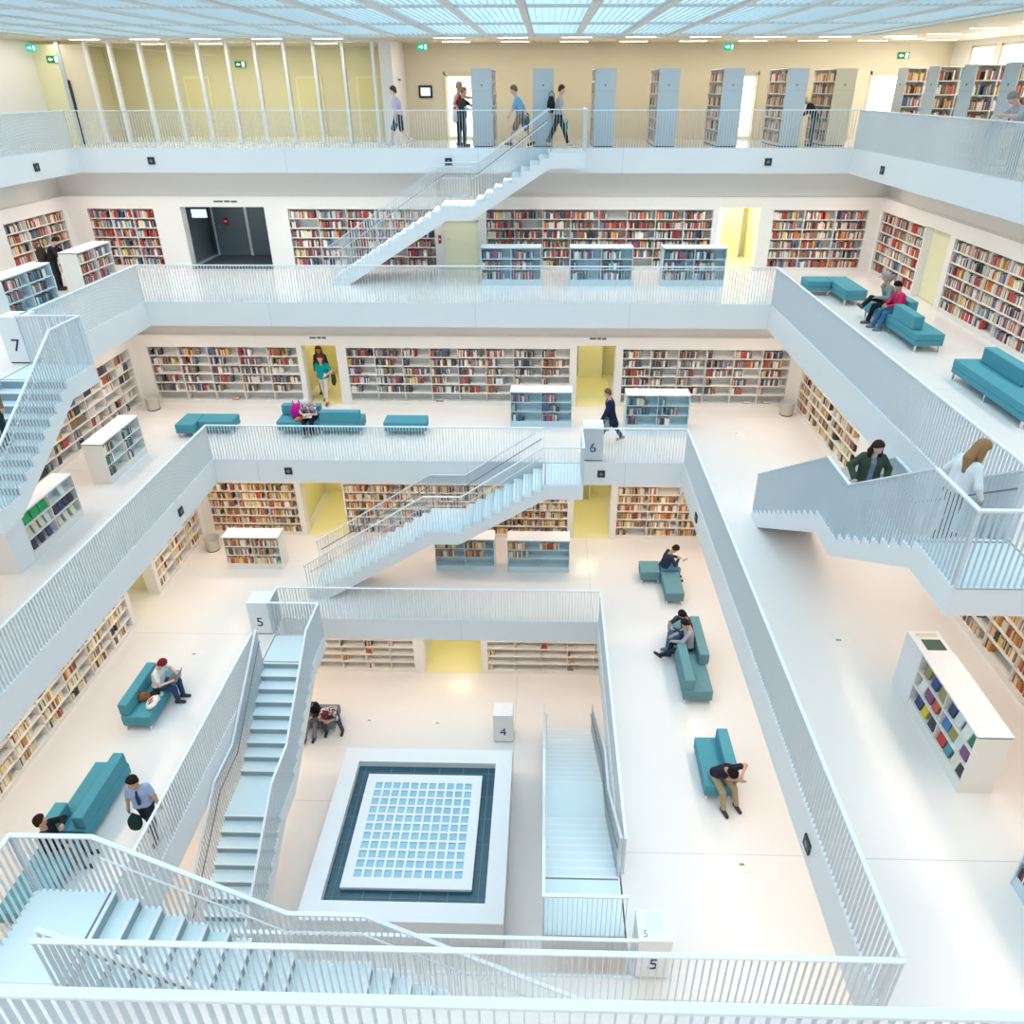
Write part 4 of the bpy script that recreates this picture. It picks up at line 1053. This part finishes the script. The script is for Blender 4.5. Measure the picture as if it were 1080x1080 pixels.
bag('carrier_bag', 'small green carrier bag in the hand of the backpack man', at((.34, 24.78, 0), -90, (.3, .24, .5)), -90, (.2, .1, .26), cloth((.02, .35, .14)), True)
person('blond person in black bending over a book between the last two bookcase ends', (8.55, 25.35, 0), 70, h=1.6, lean=34, head=(30, 0), hands=((-.12, .5, .95), (.12, .5, .95)), shirt=((.03, .03, .05), 'long'), legs=('trousers', (.03, .1, .16)), hair=('short', (.6, .42, .2)))
person('person in grey-blue shirt leaning elbows on the top railing at the frame edge', (10.12, 16.86, 0), 90, lean=28, hands=((-.2, .58, 1.2), (.2, .5, 1.2)), elbow=((-1, .2, -.5), (1, .2, -.5)), shirt=((.42, .48, .55), 'elbow'), hair=('short', (.3, .3, .3)), head=(20, 0), skin='fair')
# floor seven
person('person in black standing with a backpack between wall bookcase and low white case', (-15.42, 22.2, -4), -75, lean=16, head=(30, 0), hands=((-.1, .5, 1.12), (.16, .5, 1.12)), shirt=((.02, .02, .025), 'long'), legs=('trousers', (.025, .028, .035)), hair=('bob', (.03, .02, .02)), h=1.66)
bag('backpack', 'dark brown backpack on the person in black on floor seven', at((-15.42, 22.2, -4), -75, (0, -.24, .88)), -75, (.34, .24, .46), cloth((.05, .035, .03)))
person('youth in grey cap and sweatshirt sitting with one leg crossed on teal sofa', (9.2, 19.12, -4), 90, **SIT, lean=14, ankles=((-.1, .5, .085), (-.05, .72, .45)), toe=((0, 1, -.05), (-.3, .8, .5)), hands=((-.12, .35, .72), (.03, .2, 1.06)), shirt=((.24, .30, .30), 'long'), legs=('trousers', (.02, .022, .025)), hair=('cap', (.36, .40, .40)), head=(6, -20), skin='tan', shoes=(.12, .14, .15), vox=.017)
person('youth in crimson sweatshirt and jeans sitting low on the teal sofa', (9.22, 18.52, -4), 90, **SIT, lean=8, ankles=((-.16, .5, .085), (.14, .56, .085)), hands=((-.1, .36, .68), (.12, .34, .68)), shirt=((.62, .03, .12), 'long'), legs=('trousers', (.05, .17, .33)), hair=('short', (.012, .01, .01)), head=(28, 10), skin='tan', shoes=(.2, .22, .24), vox=.017, h=1.62)
phone('phone in the lap of the youth in crimson', at((9.22, 18.52, -4), 90, (0, .42, .74)), 90, 30)
# floor six
TW = (-7.55, 22.62, -8)
person('woman in teal blouse and white trousers walking out of the yellow doorway', TW, 180, h=1.72, ankles=((-.09, .24, .09), (.09, -.2, .1)), shirt=((.0, .33, .36), 'short'), legs=('trousers', (.76, .70, .60)), hair=('long', (.16, .04, .025)), hands=((-.2, .3, 1.12), (.26, -.02, .84)), skin='fair', shoes=(.3, .12, .06), vox=.017)
bag('handbag', 'dark shoulder bag at the hip of the woman in teal', at(TW, 180, (-.34, -.02, .66)), 100, (.34, .14, .34), cloth((.06, .06, .05)))
o = thing('cup', 'white paper cup held by the woman in teal', 'cup', at(TW, 180, (-.2, .4, 1.13))); MB().tube([(0, 0, 0), (0, 0, .11)], [.03, .04], 12).build('body', WHITE, o); MB().tube([(0, 0, .11), (0, 0, .122)], .042, 12).build('lid', DARK, o)
person('brown-haired person in dark clothes just behind the woman in teal', (-7.86, 23.5, -8), 180, h=1.72, shirt=((.05, .05, .05), 'long'), legs=('trousers', (.05, .04, .03)), hair=('long', (.2, .08, .04)), skin='tan')
person('white-haired person in patterned purple top reading on the teal sofa', (-7.3, 20.38, -8), 172, **SIT, lean=26, head=(32, 10), ankles=((-.1, .44, .085), (.08, .5, .085)), hands=((-.06, .42, .72), (.1, .42, .7)), shirt=((.35, .06, .2), 'elbow'), pattern='print', legs=('trousers', (.015, .016, .02)), hair=('short', (.85, .84, .82)), skin='fair', shoes=(.4, .4, .4), vox=.017)
bag('rucksack', 'magenta rucksack standing on the teal sofa beside the white-haired sitter', (-7.78, 20.34, -7.54), 10, (.36, .3, .44), cloth((.62, .01, .3)))
bag('pouch', 'small orange pouch in front of the magenta rucksack', (-7.66, 20.12, -7.54), 30, (.26, .14, .12), cloth((.75, .2, .07)), False)
o = thing('booklet', 'open pale booklet on the knees of the white-haired sitter', 'book', (-7.33, 19.98, -7.32)); o.rotation_euler = (radians(25), 0, .1); box('left_page', WHITE, -.13, -.002, -.09, .09, 0, .008, o); box('right_page', WHITE, .002, .13, -.09, .09, 0, .008, o)
WK = (1.98, 19.6, -8)
person('person in long navy coat and jeans striding past the six pillar', WK, 90, h=1.76, lean=8, ankles=((-.08, .34, .09), (.08, -.36, .17)), toe=((0, 1, .1), (0, 1, -.45)), shirt=((.3, .42, .62), 'long'), jacket=((.015, .025, .07), .75), legs=('trousers', (.04, .08, .16)), hair=('short', (.22, .1, .06)), hands=((-.26, .3, .86), (.26, -.1, .8)), shoes=(.35, .36, .38), vox=.017)
bag('shoulder_bag', 'grey shoulder bag at the hip of the striding person in navy', at(WK, 90, (-.3, .14, .6)), 90, (.36, .14, .3), cloth((.3, .31, .33)))
# on the stair
person('dark-haired woman in open green jacket going up the stair by the railing', (5.93, 11.62, -5.563), 170, h=1.68, lean=8, head=(14, 20), hands=((-.28, .16, .95), (.3, .22, 1.0)), shirt=((.2, .27, .36), 'long'), jacket=((.055, .08, .052),), legs=('trousers', (.05, .06, .09)), hair=('long', (.055, .022, .016)), vox=.014)
person('blonde woman in white top and dark trousers starting down the stair', (5.75, 8.8, -4.18), -78, h=1.64, lean=14, head=(18, -10), ankles=((-.08, .16, .09), (.08, -.2, .12)), toe=((0, 1, 0), (0, 1, -.3)), hands=((-.26, .14, .9), (.27, .2, .92)), shirt=((.82, .83, .85), 'long'), legs=('trousers', (.03, .04, .06)), hair=('long', (.36, .20, .09), .05), vox=.014)
person('brown-haired person on the stair at the frame edge below the seven pillar', (-11.2, 13.05, -4.87), 180, shirt=((.3, .16, .1), 'long'), hair=('long', (.25, .12, .05)))
# floor five
person('man in navy jacket hunched over a phone on the angled grey-teal bench', (3.7, 18.1, -12), -82, **SIT, lean=18, head=(35, 0), ankles=((-.1, .46, .085), (.12, .44, .085)), hands=((-.04, .42, .82), (.05, .42, .8)), shirt=((.03, .035, .07), 'long'), legs=('trousers', (.12, .25, .4)), hair=('short', (.03, .015, .012)), skin='tan', vox=.017)
phone('phone in the hands of the man on the angled bench', (4.3, 18.02, -11.14), -82, 30)
person('man in dark jacket and jeans leaning over on the teal sofa with two men', (3.88, 15.1, -12), 98, **SIT, lean=8, side=-4, head=(35, -15), ankles=((-.2, .56, .085), (.0, .5, .085)), hands=((-.12, .42, .82), (.12, .42, .84)), shirt=((.05, .3, .34), 'short'), jacket=((.05, .055, .075),), legs=('trousers', (.07, .19, .36)), hair=('short', (.02, .015, .012)), skin='tan', shoes=(.15, .2, .24), vox=.017)
person('man in grey pullover and black trousers with one leg stretched out, sharing the sofa', (3.86, 14.62, -12), 84, **SIT, lean=6, side=6, head=(30, 20), ankles=((-.08, .86, .12), (.12, .5, .085)), toe=((0, .8, .6), (0, 1, -.05)), hands=((-.1, .42, .72), (.06, .44, .78)), shirt=((.38, .38, .42), 'long'), legs=('trousers', (.02, .03, .045)), hair=('short', (.02, .015, .012)), skin='tan', shoes=(.04, .03, .05), vox=.017)
phone('bright phone between the two men on the teal sofa', (3.42, 14.86, -11.12), 90, 25)
person('man in black polo shirt and khaki trousers hunched over a phone at the sofa end', (3.78, 10.68, -12), 200, **SIT, lean=34, head=(30, 0), ankles=((-.2, .52, .085), (.12, .52, .085)), hands=((-.26, .46, .92), (-.12, .5, .86)), shirt=((.015, .02, .045), 'short'), legs=('trousers', (.42, .33, .2)), hair=('short', (.012, .01, .01)), skin='tan', shoes=(.03, .025, .03), vox=.015)
phone('phone in the hands of the man in the black polo shirt', at((3.78, 10.68, -12), 200, (-.2, .6, .92)), 200, 35)
person('red-haired woman in white T-shirt with a laptop on the small teal sofa', (-9.52, 12.98, -12), -88, **SIT, lean=12, head=(32, 0), ankles=((-.1, .46, .085), (.1, .42, .085)), hands=((-.16, .42, .74), (.14, .4, .74)), shirt=((.80, .80, .80), 'short'), legs=('trousers', (.03, .07, .16)), hair=('short', (.24, .02, .03)), skin='fair', shoes=(.04, .03, .03), vox=.016)
o = thing('laptop', 'open dark laptop on the lap of the red-haired woman', 'laptop', (-9.1, 12.97, -11.28), radians(-88)); box('keyboard_deck', mat('laptop_grey', (.1, .1, .11), .4), -.16, .16, -.11, .11, 0, .018, o); l = box('lid', mat('laptop_grey', (.1, .1, .11), .4), -.16, .16, 0, .012, 0, .22, o); l.location = (0, .1, .016); l.rotation_euler = (radians(-20), 0, 0)
tote = bag('tote_bag', 'white tote bag with red lettering lying on the small teal sofa', (-9.5, 12.3, -11.52), 35, (.34, .1, .34), cloth((.84, .82, .78)), False); tote.rotation_euler = (radians(-62), 0, radians(-60))
text_mesh('lettering', 'N', .2, RED, (0, -.062, .1), (pi/2, 0, 0), tote)
bag('handbag', 'brown leather handbag behind the white tote bag', (-9.66, 12.52, -11.54), 20, (.3, .16, .22), cloth((.25, .12, .05)))
bag('pouch', 'black soft bag between laptop and tote bag', (-9.48, 12.66, -11.54), 10, (.24, .16, .14), cloth((.02, .02, .03)), False)
for dx, lab in ((0, 'white card on the sofa edge next to the black soft bag'), (.14, 'second white card on the sofa edge, closer to the tote bag')):
    o = tag(box('card', WHITE, -.05, .05, -.07, .07, 0, .003), lab, 'card'); o.location = (-9.36, 12.72-dx, -11.538); o.rotation_euler = (0, 0, .5)
MN = (-7.98, 9.42, -12)
person('man in light blue shirt, dark tie and dark trousers walking along the railing', MN, 192, h=1.76, lean=4, head=(12, -30), ankles=((-.09, .2, .09), (.09, -.18, .1)), hands=((-.3, .1, .86), (.3, .02, .84)), shirt=((.36, .46, .68), 'short'), legs=('trousers', (.02, .025, .04)), hair=('short', (.025, .018, .015)), skin='tan', tie=(.02, .05, .16), shoes=(.02, .02, .02), vox=.015)
bag('jacket_bundle', 'dark green jacket carried at the hip of the shirt-and-tie man', at(MN, 192, (.2, .15, .4)), 192, (.24, .16, .46), cloth((.01, .04, .035)), False, taper=.25)
person('man in black pullover leaning back at the end of the long teal sofa', (-9.52, 8.75, -12), -84, **SIT, lean=-4, head=(0, 25), ankles=((-.16, .5, .085), (.14, .52, .085)), hands=((.02, .34, 1.14), (.16, .34, .7)), shirt=((.012, .014, .018), 'long'), legs=('trousers', (.16, .18, .21)), hair=('short', (.03, .012, .01)), skin='tan', shoes=(.03, .03, .04), vox=.016)
# bottom floor
person('hunched person in burgundy patterned hood on the dark grey bench, bottom floor', (-6.52, 15.92, -16), 182, **SIT, lean=46, head=(30, 0), ankles=((-.36, .36, .085), (.12, .4, .085)), hands=((-.05, .52, .66), (.06, .52, .66)), shirt=((.07, .035, .05), 'elbow'), pattern='print', legs=('trousers', (.06, .08, .12)), hair=('short', (.16, .03, .06)), skin='tan', shoes=(.02, .02, .02), vox=.017, knee=((-.5, 1, .15), (.3, 1, .15)))
person('second person on the dark grey bench, mostly hidden behind the stair', (-7.02, 15.92, -16), 178, **SIT, lean=24, head=(25, 0), ankles=((-.1, .62, .085), (.14, .86, .1)), hands=((-.08, .42, .72), (.1, .42, .72)), shirt=((.015, .018, .025), 'long'), legs=('trousers', (.2, .23, .28)), hair=('short', (.02, .015, .012)), skin='tan', shoes=(.02, .02, .02), vox=.017)


# ---------------------------------------------------------------- books: the three hundred that show largest are objects, the rest one mesh
def book_rows(b):
    w, h, d = b['w'], b['h'], b['d']; c = b['col']; pg = (.80, .74, .62)
    P = [b['M'] @ Vector(p) for p in ((0,0,0),(w,0,0),(w,d,0),(0,d,0),(0,0,h),(w,0,h),(w,d,h),(0,d,h))]
    return P, c, pg
def add_cols(me, cols):
    a = me.color_attributes.new('Col', 'FLOAT_COLOR', 'CORNER')
    a.data.foreach_set('color', np.array(cols, np.float32).ravel())
CAMP = Vector((0, 0, 1.7607))
_fw = Vector((-0.02012964, 0.89236257, -0.4508701)); _rt = Vector((0.99975914, 0.02191005, -0.00127105)); _dn = Vector((0.00874435, -0.45078709, -0.89258867))
def pix(p):
    v = p - CAMP; zc = v.dot(_fw)
    if zc < .3: return None
    return (559.49 + 754.314*v.dot(_rt)/zc, 471.65 + 754.314*v.dot(_dn)/zc)
bpy.context.view_layer.update()
_dg = bpy.context.evaluated_depsgraph_get()
def quad_area(ps):
    q = [pix(p) for p in ps]
    if any(a is None for a in q): return 0
    if not any(-5 < a[0] < 1085 and -5 < a[1] < 1085 for a in q): return 0
    return abs(sum(q[i][0]*q[(i+1) % 4][1] - q[(i+1) % 4][0]*q[i][1] for i in range(4)))/2
for b in BOOKS:
    P = book_rows(b)[0]
    b['area'] = quad_area([P[0], P[1], P[5], P[4]]) + .3*quad_area([P[4], P[5], P[6], P[7]])
cand = sorted((b for b in BOOKS if b['area'] > 3), key=lambda b: -b['area'])[:2600]
for b in cand:
    P = book_rows(b)[0]; vis = 0
    for fx, fz in ((.5, .3), (.5, .6), (.5, .92)):
        t = P[0].lerp(P[1], fx).lerp(P[4].lerp(P[5], fx), fz); dv = t - CAMP; L = dv.length
        vis += not SC.ray_cast(_dg, CAMP, dv/L, distance=L-.012)[0]
    b['score'] = b['area']*vis/3
top = sorted((b for b in cand if b['score'] > 0), key=lambda b: -b['score'])[:300]
chosen = {id(b) for b in top}
ROWN = {6: ['top', 'second', 'third', 'fourth', 'fifth', 'bottom'], 3: ['top', 'middle', 'bottom']}
for b in top:
    case, row, i = b['where']
    rn = ROWN[3 if ('low' in case or 'case' in case.split() or 'small white' in case or 'display case' in case) and 'bookcase' not in case else 6][row]
    P, c, pg = book_rows(b)
    o0 = P[0]; m = MB(); m.v = [tuple(p - o0) for p in P]
    m.f = [(3,2,1,0),(4,5,6,7),(0,1,5,4),(1,2,6,5),(2,3,7,6),(3,0,4,7)]; m.m = [0]*6
    o = m.build('book', BOOKM); o.location = o0
    add_cols(o.data, [(*(pg if f == 1 else c), 1) for f in range(6) for _ in range(4)])
    how = 'volume shown face-out,' if b.get('face') else 'book,'
    tag(o, '%s %s %s along %s shelf of %s' % (b['cn'], how, ordn(i), rn, case), 'book', 'books on the library shelves')
V_ = []; F_ = []; Cc = []
for b in BOOKS:
    if id(b) in chosen: continue
    P, c, pg = book_rows(b); n = len(V_); V_ += [tuple(p) for p in P]
    for f, q in enumerate(((4,5,6,7),(0,1,5,4),(1,2,6,5),(3,0,4,7))):
        F_.append(tuple(n+k for k in q)); Cc += [(*(pg if f == 0 else c), 1)]*4
me = bpy.data.meshes.new('books'); me.from_pydata(V_, [], F_); me.update(); me.materials.append(BOOKM); add_cols(me, Cc)
o = bpy.data.objects.new('books', me); COL.objects.link(o)
tag(o, 'all the smaller seen paperbacks and hardbacks filling the library shelves', 'books', 'books on the library shelves', 'stuff')


# ---------------------------------------------------------------- lights
def area(name, pos, size, power, col, rot=(0, 0, 0), spread=None):
    L = bpy.data.lights.new(name, 'AREA'); L.shape = 'RECTANGLE'; L.size, L.size_y = size; L.energy = power; L.color = col
    if spread: L.spread = spread
    o = bpy.data.objects.new(name, L); COL.objects.link(o); o.location = pos; o.rotation_euler = rot
    return o
WARM = (1.0, .78, .60)
def spot(pos, power, cone=78, col=(1, .84, .68)):
    L = bpy.data.lights.new('downlight', 'SPOT'); L.energy = power; L.color = col; L.spot_size = radians(cone); L.spot_blend = .7; L.shadow_soft_size = .06
    o = bpy.data.objects.new('downlight', L); COL.objects.link(o); o.location = pos
for k in (7, 6, 5, 4):
    X0, X1, Y0, Y1 = WALLS[k]; zz = Z[k] + 4 - T - .02
    PW = 7.0                                   # watts per metre of gallery
    for (c, L, ax, sd) in ((((X0+X1)/2, Y1-1.2), X1-X0-1, 'x', 1), (((X0+X1)/2, Y0+1.2), X1-X0-1, 'x', 2), ((X0+1.2, (Y0+Y1)/2), Y1-Y0-2, 'y', 3), ((X1-1.2, (Y0+Y1)/2), Y1-Y0-2, 'y', 4)):
        f_ = .35 if (k == 4 and sd in (2, 4)) else 1.0
        area('gallery_downlight', (c[0], c[1], zz-.1), (L, .25) if ax == 'x' else (.25, L), PW*L*f_, WARM, spread=radians(155))
        if sd == 2: continue
        n = max(2, int(L/2.7))
        for i in range(n):
            q = -L/2 + L*(i+.5)/n
            spot((c[0]+q, Y1-.8, zz) if ax == 'x' else ((X0+.8 if sd == 3 else X1-.8), c[1]+q, zz), 42*f_)
for yy in (4.6, 7.0): spot((5.9, yy, -4-T-.02), 34, 50, (1, .9, .8))
for pos, size, pw, col in LIGHTS: area('corridor_lamp', pos, size, pw, col)
area('ceiling_daylight', ((vx0+vx1)/2, (vy0+vy1)/2, CEIL-.06), (vx1-vx0-.5, vy1-vy0-.5), 1550, (.75, .895, 1.0), spread=radians(140))
area('room_lamp', (-11, 28.3, CEIL-.05), (9, 1.5), 120, (1, .96, .82))
area('soffit_fill', (4.2, 26.4, CEIL-.03), (17, .5), 190, (1, .92, .78))  # extra fill under the soffit, added to brighten the top floor
area('soffit_fill', (12.1, 20, CEIL-.03), (.5, 14), 170, (1, .9, .75))
area('soffit_fill', (-10.4, 25.3, CEIL-.03), (9, .3), 60, (1, .9, .72))
area('soffit_fill', (-15.9, 20, CEIL-.03), (.4, 12), 80, (1, .92, .8))

w = bpy.data.worlds.new('world'); SC.world = w; w.use_nodes = True
w.node_tree.nodes['Background'].inputs[0].default_value = (.8, .9, 1, 1); w.node_tree.nodes['Background'].inputs[1].default_value = .25

# ---------------------------------------------------------------- camera
cd = bpy.data.cameras.new('camera'); cam = bpy.data.objects.new('camera', cd); COL.objects.link(cam); SC.camera = cam
YAW, PIT, ROLL, F, HC, CX, CY = -0.022553861801546178, 0.4677399030877994, 0.0014240030703243233, 754.3141335816525, 1.7607, 559.4909174513925, 471.65276219228537
fw = Vector((sin(YAW)*cos(PIT), cos(YAW)*cos(PIT), -sin(PIT))); rt = Vector((cos(YAW), -sin(YAW), 0)); dn = fw.cross(rt)
r2 = rt*cos(ROLL) + dn*sin(ROLL); d2 = dn*cos(ROLL) - rt*sin(ROLL)
cam.matrix_world = Matrix(((r2.x, -d2.x, -fw.x, 0), (r2.y, -d2.y, -fw.y, 0), (r2.z, -d2.z, -fw.z, HC), (0, 0, 0, 1)))
cd.sensor_fit = 'HORIZONTAL'; cd.sensor_width = 36; cd.lens = F/1080*36
cd.shift_x = -(CX-540)/1080; cd.shift_y = (CY-540)/1080
cd.clip_start = .05; cd.clip_end = 200
SC.view_settings.view_transform = 'Standard'; SC.view_settings.look = 'None'; SC.view_settings.gamma = 1.0; SC.view_settings.use_curve_mapping = False
SC.view_settings.exposure = -0.1
